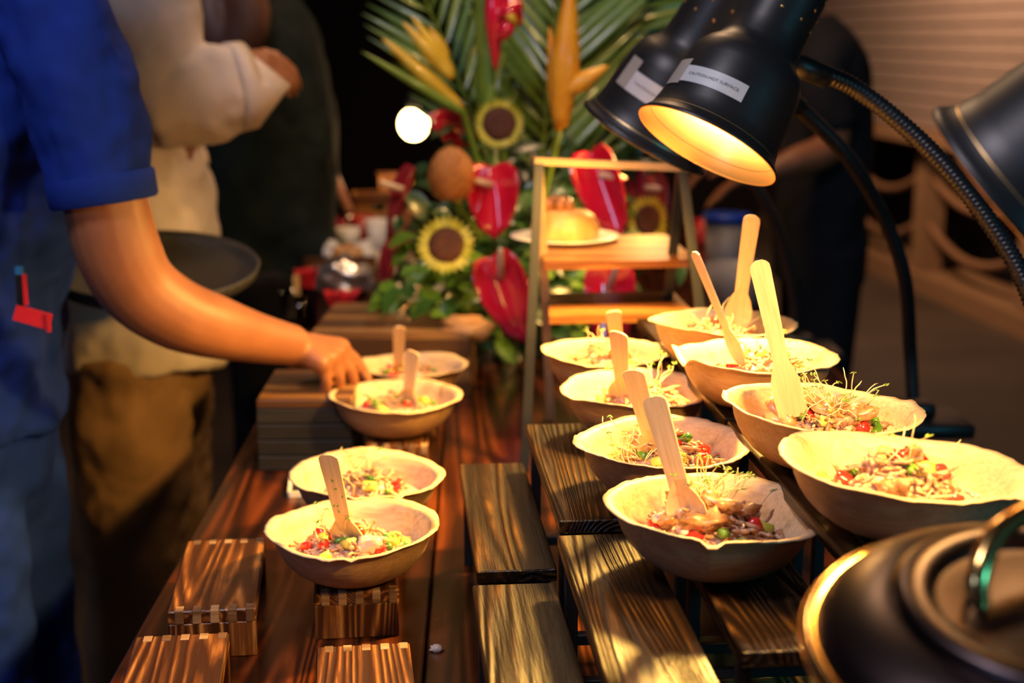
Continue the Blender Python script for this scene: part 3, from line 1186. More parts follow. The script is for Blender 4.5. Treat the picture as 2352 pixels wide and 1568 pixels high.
def patch(mb, a0, a1, z0, z1, R, off, nx=14, nz=3, thick=0.0004):
    vs, fs = [], []
    for layer in (off, off + thick):
        for j in range(nz + 1):
            for i in range(nx + 1):
                a = a0 + (a1 - a0) * i / nx
                z = z0 + (z1 - z0) * j / nz
                r = shade_r(z) * R + layer
                vs.append((r * math.cos(a), r * math.sin(a), z * R))
    m = (nx + 1) * (nz + 1)
    for j in range(nz):
        for i in range(nx):
            k = j * (nx + 1) + i
            fs.append((m + k, m + k + 1, m + k + nx + 2, m + k + nx + 1))
            fs.append((k + 1, k, k + nx + 1, k + nx + 2))
    mb.add(vs, fs)


def heat_lamp(rimc, n, D, path, base, label, power, sticker=None, foil=None, ribs=True, gr=0.0105):
    rimc = Vector(rimc)
    z = -Vector(n).normalized()
    toc = (Vector((0, 0, CZ)) - rimc)
    x = (toc - z * toc.dot(z)).normalized()
    y = z.cross(x)
    base = Vector(base)
    t = thing('heat_lamp', label, 'lamp', base, (0, 0, 0), 'gooseneck heat lamps over the food')
    Mx = Matrix((x, y, z)).transposed().to_4x4()
    Mx.translation = rimc - base
    R = D / 2
    # outer shade and inner reflector
    v, f = lathe_geo([(r * R, zz * R) for r, zz in SHADE], 48)
    sh = link('shade', mesh('shade', v, f, M['black']), t)
    sh.matrix_local = Mx
    inner = [(0.985, 0.004), (0.93, 0.09), (0.84, 0.35), (0.78, 0.9), (0.70, 1.16), (0.45, 1.32), (0.2, 1.34)]
    v, f = lathe_geo([(r * R, zz * R) for r, zz in inner], 48)
    v2, f2 = lathe_geo([(1.0 * R, 0.0), (0.985 * R, -0.006 * R), (0.985 * R, 0.004 * R)], 48)
    b = MB()
    b.add(v, [tuple(reversed(q)) for q in f])
    b.add(v2, f2)
    b.obj('reflector', M['gold'], sh)
    # bulb
    b = MB()
    v, f = lathe_geo([(0.0005, 0.40), (0.26, 0.41), (0.50, 0.47), (0.62, 0.60), (0.60, 0.75), (0.42, 1.0), (0.2, 1.2), (0.18, 1.34)], 24)
    b.add([p * R for p in v], f)
    b.obj('bulb', M['bulb'], sh)
    ld = bpy.data.lights.new('heat_bulb_light', 'SPOT')
    ld.energy = power
    ld.color = LAMPCOL
    ld.shadow_soft_size = 0.03
    ld.spot_size = math.radians(125)
    ld.spot_blend = 0.5
    lo = bpy.data.objects.new('heat_bulb_light', ld)
    C.objects.link(lo)
    lo.parent = sh
    lo.location = (0, 0, 0.33 * R)
    lo['kind'] = 'helper'
    # neck vents: solid discs coloured with the glow of the holes
    for i in range(10):
        for zz in (1.95, 2.18, 2.41):
            a = 2 * math.pi * (i + (0.5 if zz == 2.18 else 0)) / 10
            r = shade_r(zz) * R
            b = MB()
            ellipsoid(b, (0, 0, 0), (0.0022, 0.0022, 0.0008), 8, 4)
            q = link('vent_hole', mesh('vent_hole', b.v, b.f, M['vent']), sh, (r * math.cos(a), r * math.sin(a), zz * R), (0, math.pi / 2, a))
            q.rotation_mode = 'XYZ'
    if sticker:
        a0, a1, z0, z1 = sticker
        b = MB()
        patch(b, a0, a1, z0, z1, R, 0.0003)
        st = b.obj('sticker', M['sticker'], sh)
        st['label'] = 'white warning sticker'
        vs, fs = TXT
        wx = max(p.x for p in vs)
        zc, ac = (z0 + z1) / 2, (a0 + a1) / 2
        sc = 0.40 * (a1 - a0) / wx          # text units to angle
        rr = shade_r(zc)
        out = []
        for p in vs:
            zz = zc + p.y * sc * rr * 0.9
            a = ac + p.x * sc
            r = shade_r(zz) * R + 0.0010
            out.append((r * math.cos(a), r * math.sin(a), zz * R))
        link('lettering', mesh('lettering', out, fs, M['ink'], False), st)
    if foil:
        b = MB()
        patch(b, *foil, R, 0.0003, 6, 2)
        b.obj('silver_label', M['foil'], sh)
    # gooseneck
    pts = catmull([Vector(p) for p in path], 12)
    pts = [Vector(p) for p in pts]
    L = sum((q - p).length for p, q in zip(pts, pts[1:]))
    if ribs:
        step = 0.0019
        m = int(L / step)
        rs, acc, i = [], 0.0, 0
        cum = [0.0]
        for p, q in zip(pts, pts[1:]):
            cum.append(cum[-1] + (q - p).length)
        fine = []
        for k in range(m + 1):
            s = L * k / m
            while i < len(cum) - 2 and cum[i + 1] < s:
                i += 1
            fine.append(pts[i].lerp(pts[i + 1], (s - cum[i]) / max(cum[i + 1] - cum[i], 1e-6)))
            rs.append(gr * (1.0 if k % 3 else 0.86))
        b = MB()
        b.tube([p - base for p in fine], rs, 12)
    else:
        b = MB()
        b.tube([p - base for p in pts], gr, 12)
    b.obj('gooseneck', M['blackrub'], t)
    # joint between neck and gooseneck
    jb = MB()
    p0 = Vector(path[0]) - base
    p1 = Vector(path[1]) - base
    jd = (p1 - p0).normalized()
    jb.tube([p0 - jd * 0.03, p0 + jd * 0.035], gr * 1.25, 14)
    jb.obj('swivel_joint', M['black'], t)
    # base: plate and socket
    b = MB()
    b.box((0, 0, 0.011), (0.16, 0.12, 0.022), 0, 0, 0.004)
    b.obj('base_plate', M['black'], t)
    b = MB()
    b.box((0, 0, 0.033), (0.06, 0.05, 0.024), 0, 0, 0.004)
    b.obj('switch_box', M['black'], t)
    return t


# A: the lamp in front
YA = 1.52
pa = PY(1622, 336, YA)
nA = Vector((-0.48, -0.274, -0.834)).normalized()
DA = 352 * pxscale(pa)
ja = pa - nA * (DA / 2 * 2.0)
bA = Vector((0.585, 1.42, TZ))
heat_lamp(pa, nA, DA,
          [PY(1838, 152, YA + 0.09), PY(1960, 200, YA + 0.10), PY(2100, 310, YA + 0.08), PY(2220, 440, YA + 0.04), PY(2330, 600, YA), PY(2400, 760, YA - 0.04), (0.60, 1.44, TZ + 0.2), (0.59, 1.425, TZ + 0.08), (0.585, 1.42, TZ + 0.04)],
          bA, 'front black heat lamp with a glowing opening and white warning sticker', 72.0, (-0.95, 0.14, 0.46, 0.70), (-1.32, -0.95, 0.42, 0.80))
# B: behind it to the left
YB = 1.86
pb_ = PY(1478, 318, YB)
nB = Vector((-0.49, 0.13, -0.87)).normalized()
DB = 318 * pxscale(pb_)
bB = PZ(2092, 985, TZ)
heat_lamp(pb_, nB, DB,
          [PY(1800, 215, YB + 0.03), PY(1860, 270, YB + 0.06), PY(1950, 365, YB + 0.10), PY(2030, 500, YB + 0.16), PY(2078, 640, YB + 0.2), PY(2090, 800, bB.y), bB + Vector((0, 0, 0.05))],
          bB, 'black heat lamp directly behind the front one, facing away', 38.0, (-0.75, 0.35, 0.55, 0.85), (-1.05, -0.75, 0.55, 1.0))
# C: close on the right edge
YC = 0.93
pc_ = PY(2336, 466, YC)
nC = Vector((-0.66, 0.30, -0.68)).normalized()
DC = 575 * pxscale(pc_)
bC = Vector((0.59, 0.86, TZ))
heat_lamp(pc_, nC, DC,
          [pc_ - nC * (DC * 0.98) + Vector((0.03, 0.02, 0)), (0.56, 0.96, 1.42), (0.66, 0.93, 1.34), (0.68, 0.89, 1.12), (0.61, 0.865, 0.92), (0.59, 0.86, TZ + 0.04)],
          bC, 'out-of-focus heat lamp cut by the right edge, teal sheen', 22.0, (-0.75, 0.35, 0.95, 1.25), (-0.95, -0.75, 0.92, 1.3))
# D: farthest, mostly hidden
YD = 2.5
pd_ = PY(1490, 330, YD)
nD = Vector((-0.42, -0.12, -0.90)).normalized()
bD = PZ(1826, 850, TZ)
bD = Vector((bD.x + 0.02, 2.62, TZ))
heat_lamp(pd_, nD, 240 * pxscale(pd_),
          [pd_ - nD * 0.17 + Vector((0.045, 0, 0)), PY(1655, 320, YD + .02), PY(1740, 435, YD + 0.04), PY(1798, 560, YD + 0.08), PY(1822, 680, YD + 0.11), bD + Vector((0, 0, 0.05))],
          bD, 'farthest heat lamp, mostly hidden behind the other two', 9.0, None, None, False)

# ================================================================ round chafing dish lid, lower right
t = NT('polished_lid')
t.set(Base_Color=(0.055, 0.04, 0.04, 1), Roughness=0.33, Metallic=1.0)
M['lid'] = t.m
t = NT('brass_handle')
t.set(Base_Color=(0.85, 0.52, 0.18, 1), Roughness=0.2, Metallic=1.0)
M['brass'] = t.m
lc = PY(2425, 1500, 0.70)
lr = 560 * pxscale(lc)
lt = thing('chafing_dish', 'round polished chafing dish with a brass-trimmed lid, lower right corner', 'dish', (lc.x, lc.y, TZ))
lz = lc.z - TZ
tilt = Matrix.Rotation(math.radians(9), 4, 'X')


def lidpart(name, prof, mat, n=64, parent=lt):
    v, f = lathe_geo([(r * lr, z * lr) for r, z in prof], n)
    o = link(name, mesh(name, v, f, mat), parent)
    o.matrix_local = Matrix.Translation((0, 0, lz)) @ tilt
    return o


lidpart('lid', [(0.985, -0.02), (0.96, 0.05), (0.90, 0.12), (0.72, 0.20), (0.64, 0.21), (0.60, 0.20), (0.40, 0.22), (0.2, 0.235), (0.0005, 0.24)], M['lid'])
lidpart('rim', [(0.95, -0.03), (1.0, -0.05), (1.03, -0.03), (1.04, 0.0), (1.02, 0.03), (0.985, 0.035), (0.96, 0.02)], M['brass'])
lidpart('raised_ring', [(0.66, 0.19), (0.67, 0.235), (0.63, 0.262), (0.56, 0.258), (0.50, 0.225), (0.49, 0.19)], M['lid'])
lidpart('body', [(0.97, -0.03), (0.97, -lz / lr * 0.78), (0.9, -lz / lr * 0.86), (0.0005, -lz / lr * 0.87)], M['lid'])
b = MB()
hp = [Vector((-0.34, 0.02, 0.20)), Vector((-0.33, 0.08, 0.33)), Vector((-0.22, 0.22, 0.44)), Vector((-0.02, 0.36, 0.47)), Vector((0.16, 0.40, 0.42)), Vector((0.26, 0.38, 0.22))]
b.tube([Vector(p) * lr for p in catmull(hp, 6)], 0.05 * lr, 12)
o = b.obj('handle', M['brass'], lt)
o.matrix_local = Matrix.Translation((0, 0, lz)) @ tilt
for a in (0.5, 2.1, 3.7, 5.2):
    b = MB()
    b.tube([(0, 0, 0), (0, 0, 0.09)], 0.008, 10)
    b.obj('foot', M['lid'], lt, (0.8 * lr * math.cos(a), 0.8 * lr * math.sin(a), 0.0))

# ================================================================ people
def cloth(name, col, rough=0.85, weave=900, var=0.15, b=0.3):
    t = NT(name)
    vec = t.coords((1, 1, 1), False)
    f = t.noise(vec, weave, 2)
    g = t.noise(vec, 7, 3)
    lo = tuple(c * (1 - var) for c in col)
    hi = tuple(c * (1 + var) for c in col)
    t.l(t.ramp(g, [(0.3, lo), (0.7, hi)]), t.b.inputs['Base Color'])
    t.set(Roughness=rough)
    t.b.inputs['Specular IOR Level'].default_value = 0.25
    t.bump(f, b, 0.001)
    return t.m


def skin(name, c1, c2):
    t = NT(name)
    vec = t.coords((1, 1, 1), False)
    g = t.noise(vec, 18, 4)
    t.l(t.ramp(g, [(0.3, c1), (0.7, c2)]), t.b.inputs['Base Color'])
    t.set(Roughness=0.48)
    t.b.inputs['Subsurface Weight'].default_value = 0.08
    t.b.inputs['Subsurface Radius'].default_value = (0.01, 0.004, 0.002)
    t.bump(t.noise(vec, 420, 3), 0.12, 0.0008)
    return t.m


M['scrub'] = cloth('blue_scrub_cloth', (0.003, 0.023, 0.22))
M['skin'] = skin('brown_skin', (0.27, 0.10, 0.042), (0.34, 0.13, 0.058))
M['skin2'] = skin('dark_brown_skin', (0.16, 0.065, 0.035), (0.21, 0.09, 0.05))
M['sweater'] = cloth('cream_knit', (0.60, 0.51, 0.46), 0.9, 260, 0.08, 0.7)
M['khaki'] = cloth('khaki_cloth', (0.30, 0.17, 0.085), 0.85, 700, 0.2)
M['darkgreen'] = cloth('dark_green_print', (0.010, 0.018, 0.016), 0.85, 700, 0.5)
M['navy'] = cloth('dark_navy_cloth', (0.010, 0.010, 0.014), 0.85, 700, 0.3)
M['hair'] = plain('black_hair', (0.012, 0.009, 0.008), 0.5)
M['redtab'] = plain('red_fabric_tab', (0.62, 0.01, 0.02), 0.6)
M['pen'] = plain('black_pen', (0.012, 0.012, 0.014), 0.3)
M['penblue'] = plain('blue_pen_cap', (0.03, 0.16, 0.38), 0.35)
M['tray'] = plain('black_tray', (0.030, 0.028, 0.028), 0.5, 0, 0.5, 0.3, 120, 0.2)


def add_head(mb, c, fwd):
    """skull, jaw, nose, ears and neck; fwd points where the face looks"""
    c = Vector(c)
    fwd = Vector(fwd).normalized()
    side = Vector((-fwd.y, fwd.x, 0))
    ellipsoid(mb, c, (0.082, 0.082, 0.112), 20, 12)
    ellipsoid(mb, c + fwd * 0.025 + Vector((0, 0, -0.055)), (0.058, 0.058, 0.062), 16, 10)
    capsule(mb, c + fwd * 0.088 + Vector((0, 0, -0.005)), c + fwd * 0.104 + Vector((0, 0, -0.035)), 0.010, 0.015)
    capsule(mb, c + fwd * 0.082 - side * 0.02 + Vector((0, 0, -0.066)), c + fwd * 0.082 + side * 0.02 + Vector((0, 0, -0.066)), 0.008, 0.008)
    for s in (-1, 1):
        ellipsoid(mb, c + side * (0.082 * s) + Vector((0, 0, -0.015)), (0.016, 0.016, 0.03), 10, 6)
        ellipsoid(mb, c + fwd * 0.074 + side * (0.03 * s) + Vector((0, 0, 0.012)), (0.014, 0.014, 0.010), 10, 6)
    capsule(mb, c + Vector((0, 0, -0.06)) - fwd * 0.01, c + Vector((0, 0, -0.21)) - fwd * 0.03, 0.052, 0.06)


def hair_cap(parent, base, c, fwd, mat):
    b = MB()
    fwd = Vector(fwd).normalized()
    ellipsoid(b, Vector(c) - fwd * 0.014 + Vector((0, 0, 0.028)) - base, (0.090, 0.090, 0.100), 20, 12, None, 0, 0.08, 3)
    return b.obj('hair', mat, parent)


def limb(mb, pts, radii, k=5, n=16):
    d = [tuple(p) + (r,) for p, r in zip(pts, radii)]
    d = catmull(d, k)
    v, f = tube_geo([q[:3] for q in d], [q[3] for q in d], n)
    mb.add(v, f)


def finger(mb, joints, r0, r1):
    m = len(joints) - 1
    for i in range(m):
        ra = r0 + (r1 - r0) * i / m
        rb = r0 + (r1 - r0) * (i + 1) / m
        capsule(mb, joints[i], joints[i + 1], ra, rb, 12)


def generic_hand(mb, wrist, fwd, back, thumbside, s=1.0, curl=0.5):
    """palm, four unequal bent fingers and a thumb leaving the side of the palm"""
    fwd, back, th = Vector(fwd).normalized(), Vector(back).normalized(), Vector(thumbside).normalized()
    w = Vector(wrist)
    for i, off in enumerate((0.030, 0.011, -0.010, -0.030)):
        kn = w + (fwd * 0.090 + th * off) * s
        capsule(mb, w + (fwd * 0.012 + th * off * 0.6) * s, kn, 0.016 * s, 0.0125 * s, 12)
        ln = (0.044, 0.050, 0.046, 0.036)[i]
        j = [kn]
        d = fwd
        for seg in range(3):
            ang = curl * (0.55 + 0.35 * seg)
            d = (fwd * math.cos(ang) - back * math.sin(ang)).normalized()
            j.append(j[-1] + d * (ln * (1.0, 0.68, 0.52)[seg]) * s)
        finger(mb, j, 0.0092 * s, 0.0072 * s)
    tb = w + (fwd * 0.028 + th * 0.026) * s
    j = [tb, tb + (fwd * 0.026 + th * 0.026 - back * 0.010) * s, tb + (fwd * 0.056 + th * 0.034 - back * 0.022) * s, tb + (fwd * 0.080 + th * 0.030 - back * 0.030) * s]
    finger(mb, j, 0.0125 * s, 0.0085 * s)


# ---------------------------------------------------------------- person in blue scrubs, reaching with the right arm
P1 = Vector((-0.80, 1.99, 0.0))
p1 = thing('person', 'person in blue scrubs reaching a bare arm to a bowl', 'person', P1)
A = [PY(150, 90, 1.80), PY(205, 300, 1.785), PY(243, 468, 1.785), PY(272, 575, 1.79), PY(318, 660, 1.805), PY(400, 718, 1.83), PY(485, 748, 1.865), PY(585, 775, 1.915), PY(682, 794, 1.965)]
RA = [0.040, 0.044, 0.052, 0.053, 0.0505, 0.0475, 0.0435, 0.035, 0.0275]
b = MB()
limb(b, [p - P1 for p in A], RA, 5, 20)
wr = PY(682, 794, 1.965)
hand = [  # index, middle, ring, little: knuckle chain in the photograph with its distance
    [(782, 798, 2.012), (816, 828, 2.022), (834, 854, 2.024), (846, 872, 2.022)],
    [(774, 812, 1.990), (802, 846, 1.996), (812, 874, 2.000), (806, 890, 2.006)],
    [(758, 824, 1.968), (778, 862, 1.972), (780, 888, 1.978), (768, 900, 1.986)],
    [(738, 834, 1.948), (750, 870, 1.950), (748, 892, 1.956), (736, 902, 1.964)],
]
for i, ch in enumerate(hand):
    j = [PY(*q) - P1 for q in ch]
    st = wr.lerp(PY(*ch[0]), 0.18) - P1
    capsule(b, st, j[0], 0.0205, 0.0150, 14)
    finger(b, j, (0.0112, 0.0112, 0.0108, 0.0098)[i], (0.0080, 0.0082, 0.0080, 0.0072)[i])
tbase = PY(722, 812, 2.02) - P1
finger(b, [tbase, PY(768, 838, 2.040) - P1, PY(808, 858, 2.045) - P1, PY(838, 866, 2.040) - P1], 0.0150, 0.0095)
# trunk, other arm, legs and head under the clothes
vloft(b, [(0.0, 0, 0.80, 0.10, 0.14), (0.03, 0, 1.0, 0.095, 0.13), (0.09, 0, 1.25, 0.11, 0.155), (0.11, 0, 1.38, 0.08, 0.12), (0.115, 0, 1.48, 0.05, 0.055)])
limb(b, [PY(150, 90, 1.80) - P1 + Vector((0.0, 0.02, 0.0)), Vector((0.13, -0.06, 1.34)), Vector((0.11, 0.08, 1.35))], [0.04, 0.05, 0.05])
limb(b, [(0.06, 0.18, 1.36), (0.0, 0.24, 1.20), (-0.04, 0.25, 1.08), (-0.03, 0.245, 0.96), (-0.02, 0.24, 0.86)], [0.055, 0.05, 0.045, 0.038, 0.028])
generic_hand(b, (-0.02, 0.24, 0.86), (0, 0, -1), (0, 1, 0), (1, 0, 0), 1.0, 0.5)
for s in (-1, 1):
    limb(b, [(0.0, 0.085 * s, 0.86), (0.02, 0.09 * s, 0.48), (0.0, 0.09 * s, 0.09)], [0.085, 0.055, 0.04])
add_head(b, (0.17, 0.0, 1.64), (1, 0, -0.35))
body = b.obj('body', M['skin'], p1)
remesh(body, 0.0042, 3)
hair_cap(p1, Vector((0, 0, 0)), (0.17, 0.0, 1.64), (1, 0, -0.2), M['hair'])
# scrub top with a loose short sleeve
b = MB()
vloft(b, [(-0.005, 0, 0.815, 0.150, 0.195), (-0.002, 0, 0.84, 0.152, 0.198), (0.004, 0, 0.92, 0.142, 0.188), (0.03, 0, 1.02, 0.140, 0.18), (0.07, 0, 1.14, 0.155, 0.185), (0.10, 0, 1.28, 0.155, 0.20), (0.11, 0, 1.38, 0.125, 0.175), (0.115, 0, 1.44, 0.066, 0.08)])
S0, S1, S2, S3 = PY(95, -40, 1.84) - P1, PY(175, 150, 1.80) - P1, PY(215, 330, 1.787) - P1, PY(240, 462, 1.785) - P1
limb(b, [S0, S1, S2, S3], [0.075, 0.074, 0.068, 0.0655], 6, 24)
limb(b, [(0.06, 0.12, 1.38), (0.04, 0.22, 1.28), (0.03, 0.25, 1.16)], [0.085, 0.075, 0.068], 6, 24)
top = b.obj('scrub_top', M['scrub'], p1)
remesh(top, 0.006, 3, 0.034, 0.10)
# sleeve hem band
b = MB()
sd = (S3 - S2).normalized()
b.tube([S3 - sd * 0.034, S3 - sd * 0.030, S3 - sd * 0.002, S3 + sd * 0.002], [0.0655, 0.0675, 0.0670, 0.0640], 32, cap=False)
b.tube([S3 + sd * 0.002, S3 - sd * 0.03], [0.064, 0.060], 32, cap=False)
b.obj('sleeve_hem', M['scrub'], p1)
b = MB()
vloft(b, [(-0.005, 0, 0.88, 0.135, 0.18), (0.0, 0, 0.78, 0.128, 0.18), (0.0, 0, 0.72, 0.12, 0.175)])
for s in (-1, 1):
    limb(b, [(0.0, 0.088 * s, 0.80), (0.012, 0.09 * s, 0.62), (0.022, 0.095 * s, 0.42), (0.030, 0.095 * s, 0.06)], [0.112, 0.108, 0.100, 0.098], 5, 20)
tr = b.obj('scrub_trousers', M['scrub'], p1)
remesh(tr, 0.007, 3, 0.03, 0.10)
for s in (-1, 1):
    b = MB()
    limb(b, [(-0.08, 0.095 * s, 0.045), (0.0, 0.095 * s, 0.05), (0.14, 0.095 * s, 0.038), (0.17, 0.095 * s, 0.03)], [0.04, 0.045, 0.04, 0.02])
    b.obj('shoe', M['navy'], p1)
# hip pocket, pen and red tab on the camera side
pk = PY(52, 715, 1.782) - P1
b = MB()
vs, fs = [], []
for lay in (0.004, 0.008):
    for j in range(7):
        for i in range(9):
            a_ = math.radians(-108 + 44 * i / 8)
            ca, sa = math.cos(a_), math.sin(a_)
            vs.append(Vector((0.008 + (0.14 + lay) * math.copysign(abs(ca) ** .85, ca), (0.186 + lay) * math.copysign(abs(sa) ** .85, sa), 0.885 + 0.15 * j / 6)))
for j in range(6):
    for i in range(8):
        k = j * 9 + i
        fs += [(63 + k, 63 + k + 1, 63 + k + 10, 63 + k + 9)]
for i in range(8):
    fs.append((54 + i, 55 + i, 63 + 55 + i, 63 + 54 + i))
b.add(vs, fs)
b.obj('pocket', M['scrub'], p1)
b = MB()
q0, q1 = PY(44, 612, 1.772) - P1, PY(50, 700, 1.772) - P1
b.bar(q0.lerp(q1, 0.2), q1, 0.0095, 0.007)
pen = b.obj('pen', M['pen'], p1, smooth=False)
b = MB()
b.bar(q0, q0.lerp(q1, 0.2), 0.009, 0.007)
b.obj('pen_cap', M['penblue'], pen, smooth=False)
b = MB()
b.bar(q0.lerp(q1, 0.2) + Vector((0.0058, -0.0005, 0)), q1 + Vector((0.0058, -0.0005, 0)), 0.0035, 0.0075)
b.obj('pen_stripe', M['redtab'], pen, smooth=False)
b = MB()
t0, t1_ = PY(34, 716, 1.770) - P1, PY(116, 740, 1.775) - P1
b.bar(t0, t1_, 0.004, 0.020)
b.bar(t1_ - Vector((0.004, 0.002, 0)), t1_ + Vector((0.0, -0.002, 0)), 0.006, 0.0235)
b.obj('red_tab', M['redtab'], p1, smooth=False)

# ---------------------------------------------------------------- person in cream knit top, arm bent
P2 = Vector((-0.695, 2.62, 0.0))
p2 = thing('person', 'person in a cream knit top and khaki trousers, arm bent', 'person', P2)
Y2 = 2.46
b = MB()
E = [PY(345, -30, Y2) - P2, PY(355, 120, Y2) - P2, PY(365, 245, Y2) - P2]
W2 = PY(510, 180, Y2 + 0.02) - P2
limb(b, E + [PY(430, 235, Y2) - P2, W2], [0.055, 0.05, 0.045, 0.04, 0.026])
generic_hand(b, W2, (0.9, 0.35, 0.25), (0, -0.5, 0.8), (0, 0.6, 0.8), 0.85, 1.1)
vloft(b, [(0.0, 0, 0.78, 0.10, 0.14), (0.02, 0, 1.05, 0.1, 0.13), (0.02, 0, 1.3, 0.11, 0.16), (0.03, 0, 1.45, 0.06, 0.06)])
limb(b, [(0.0, -0.1, 1.36), (0.0, 0.1, 1.36)], [0.07, 0.07])
limb(b, [(0.0, 0.17, 1.36), (-0.03, 0.22, 1.15), (-0.05, 0.22, 1.0), (-0.04, 0.22, 0.88)], [0.055, 0.045, 0.04, 0.026])
generic_hand(b, (-0.04, 0.22, 0.88), (0, 0, -1), (0, 1, 0), (1, 0, 0), 0.95, 0.6)
for s in (-1, 1):
    limb(b, [(0.0, 0.085 * s, 0.86), (0.02, 0.09 * s, 0.48), (0.0, 0.09 * s, 0.09)], [0.085, 0.055, 0.04])
add_head(b, (0.06, 0, 1.66), (1, -0.2, 0))
remesh(b.obj('body', M['skin'], p2), 0.006, 3)
hair_cap(p2, Vector((0, 0, 0)), (0.06, 0, 1.66), (1, -0.2, 0), M['hair'])
b = MB()
vloft(b, [(0.0, 0, 0.80, 0.150, 0.19), (0.0, 0, 0.9, 0.146, 0.19), (0.005, 0, 1.05, 0.142, 0.185), (0.0, 0, 1.2, 0.125, 0.19), (0.005, 0, 1.34, 0.12, 0.19), (0.01, 0, 1.44, 0.06, 0.08)])
limb(b, [(0.0, -0.08, 1.38)] + E, [0.08, 0.078, 0.080, 0.075], 6, 24)
limb(b, [PY(365, 235, Y2) - P2, PY(440, 225, Y2) - P2, PY(505, 208, Y2) - P2, PY(548, 200, Y2 + 0.01) - P2], [0.078, 0.079, 0.074, 0.070], 6, 24)
limb(b, [(0.0, 0.12, 1.38), (0.0, 0.21, 1.25), (0.02, 0.22, 1.1)], [0.085, 0.075, 0.07], 6, 24)
# flared hem with a raised side
vloft(b, [(0.01, 0, 0.775, 0.158, 0.195), (0.01, 0, 0.80, 0.156, 0.195), (0.005, 0, 0.86, 0.148, 0.19)])
remesh(b.obj('knit_top', M['sweater'], p2), 0.008, 3, 0.036, 0.10)
b = MB()
c0, c1 = PY(530, 203, Y2) - P2, PY(570, 196, Y2 + 0.015) - P2
b.tube([c0, c0.lerp(c1, .1), c1, c1 + (c1 - c0) * 0.08, c1, c0], [0.070, 0.076, 0.074, 0.070, 0.064, 0.060], 24, cap=False)
b.obj('rolled_cuff', M['sweater'], p2)
b = MB()
vloft(b, [(0.0, 0, 0.90, 0.135, 0.175), (0.0, 0, 0.78, 0.130, 0.18), (0.0, 0, 0.70, 0.12, 0.175)])
for s in (-1, 1):
    limb(b, [(0.0, 0.088 * s, 0.80), (0.0, 0.09 * s, 0.62), (0.0, 0.095 * s, 0.42), (-0.02, 0.095 * s, 0.06)], [0.112, 0.105, 0.095, 0.085], 5, 20)
remesh(b.obj('khaki_trousers', M['khaki'], p2), 0.008, 3, 0.03, 0.09)
for s in (-1, 1):
    b = MB()
    limb(b, [(-0.08, 0.095 * s, 0.045), (0.0, 0.095 * s, 0.05), (0.14, 0.095 * s, 0.038), (0.17, 0.095 * s, 0.03)], [0.04, 0.045, 0.04, 0.02])
    b.obj('shoe', M['navy'], p2)

# round black tray carried between the two
tc = PY(352, 622, 2.20)
trd = 242 * pxscale(tc)
b = MB()
v, f = lathe_geo([(0.0005, 0.0), (0.90 * trd, 0.0), (0.97 * trd, 0.010), (1.0 * trd, 0.024), (0.985 * trd, 0.027), (0.95 * trd, 0.015), (0.88 * trd, 0.007), (0.0005, 0.007)], 56)
b.add(v, f)
o = b.obj('serving_tray', M['tray'], None, tc - Vector((0, 0, 0.012)))
o.rotation_euler = (math.radians(10), math.radians(3), 0)
tag(o, 'round black serving tray held behind the bare forearm', 'tray')
b = MB()
ellipsoid(b, (0, 0, 0), (0.006, 0.006, 0.003), 8, 5)
o = b.obj('crumb', M['onion'], None, PY(461, 596, 2.30) + Vector((0, 0, 0.0)))
tag(o, 'tiny pale crumb lying on the black tray', 'crumb')

# ---------------------------------------------------------------- person in dark green print behind
P3 = Vector((-0.625, 3.55, 0.0))
p3 = thing('person', 'person in a dark green printed shirt behind the cream top', 'person', P3)
b = MB()
vloft(b, [(0.0, 0, 0.80, 0.10, 0.14), (0.0, 0, 1.1, 0.1, 0.13), (0.0, 0, 1.38, 0.11, 0.16), (0.0, 0, 1.54, 0.05, 0.055)])
ez = PY(545, 108, 3.32) - P3
limb(b, [(-0.02, -0.16, 1.50), ez + Vector((-0.06, 0.02, 0.09)), ez + Vector((-0.015, 0, -0.005)), ez + Vector((0.03, -0.01, 0.08)), ez + Vector((0.0, -0.04, 0.24))], [0.06, 0.055, 0.052, 0.050, 0.03])
generic_hand(b, ez + Vector((0.0, -0.04, 0.24)), (0, -0.2, 1), (1, 0, 0), (0, -1, 0), 1.0, 1.0)
limb(b, [(0.0, 0.17, 1.46), (0.0, 0.2, 1.2), (-0.04, 0.2, 0.90)], [0.055, 0.045, 0.03])
generic_hand(b, (-0.04, 0.2, 0.90), (0.1, 0, -1), (0, 1, 0), (1, 0, 0), 1.0, 0.5)
for s in (-1, 1):
    limb(b, [(0.0, 0.085 * s, 0.86), (0.02, 0.09 * s, 0.48), (0.0, 0.09 * s, 0.09)], [0.085, 0.055, 0.04])
add_head(b, (0.02, -0.02, 1.76), (0.6, -1, 0))
remesh(b.obj('body', M['skin2'], p3), 0.009, 3)
hair_cap(p3, Vector((0, 0, 0)), (0.02, -0.02, 1.76), (0.6, -1, 0), M['hair'])
b = MB()
vloft(b, [(0.03, 0, 0.74, 0.155, 0.17), (0.03, 0, 0.95, 0.155, 0.17), (0.035, 0, 1.15, 0.158, 0.18), (0.01, 0, 1.35, 0.15, 0.19), (-0.01, 0, 1.47, 0.11, 0.17), (0.0, 0, 1.53, 0.06, 0.07)])
limb(b, [(0.0, -0.1, 1.46), (-0.02, -0.17, 1.46), ez + Vector((-0.07, 0.03, 0.13))], [0.08, 0.075, 0.07])
remesh(b.obj('printed_shirt', M['darkgreen'], p3), 0.010, 3, 0.02, 0.1)
b = MB()
vloft(b, [(0.02, 0, 0.86, 0.135, 0.165), (0.01, 0, 0.7, 0.13, 0.17)])
for s in (-1, 1):
    limb(b, [(0.02, 0.085 * s, 0.80), (0.02, 0.085 * s, 0.42), (0.0, 0.09 * s, 0.06)], [0.105, 0.09, 0.08])
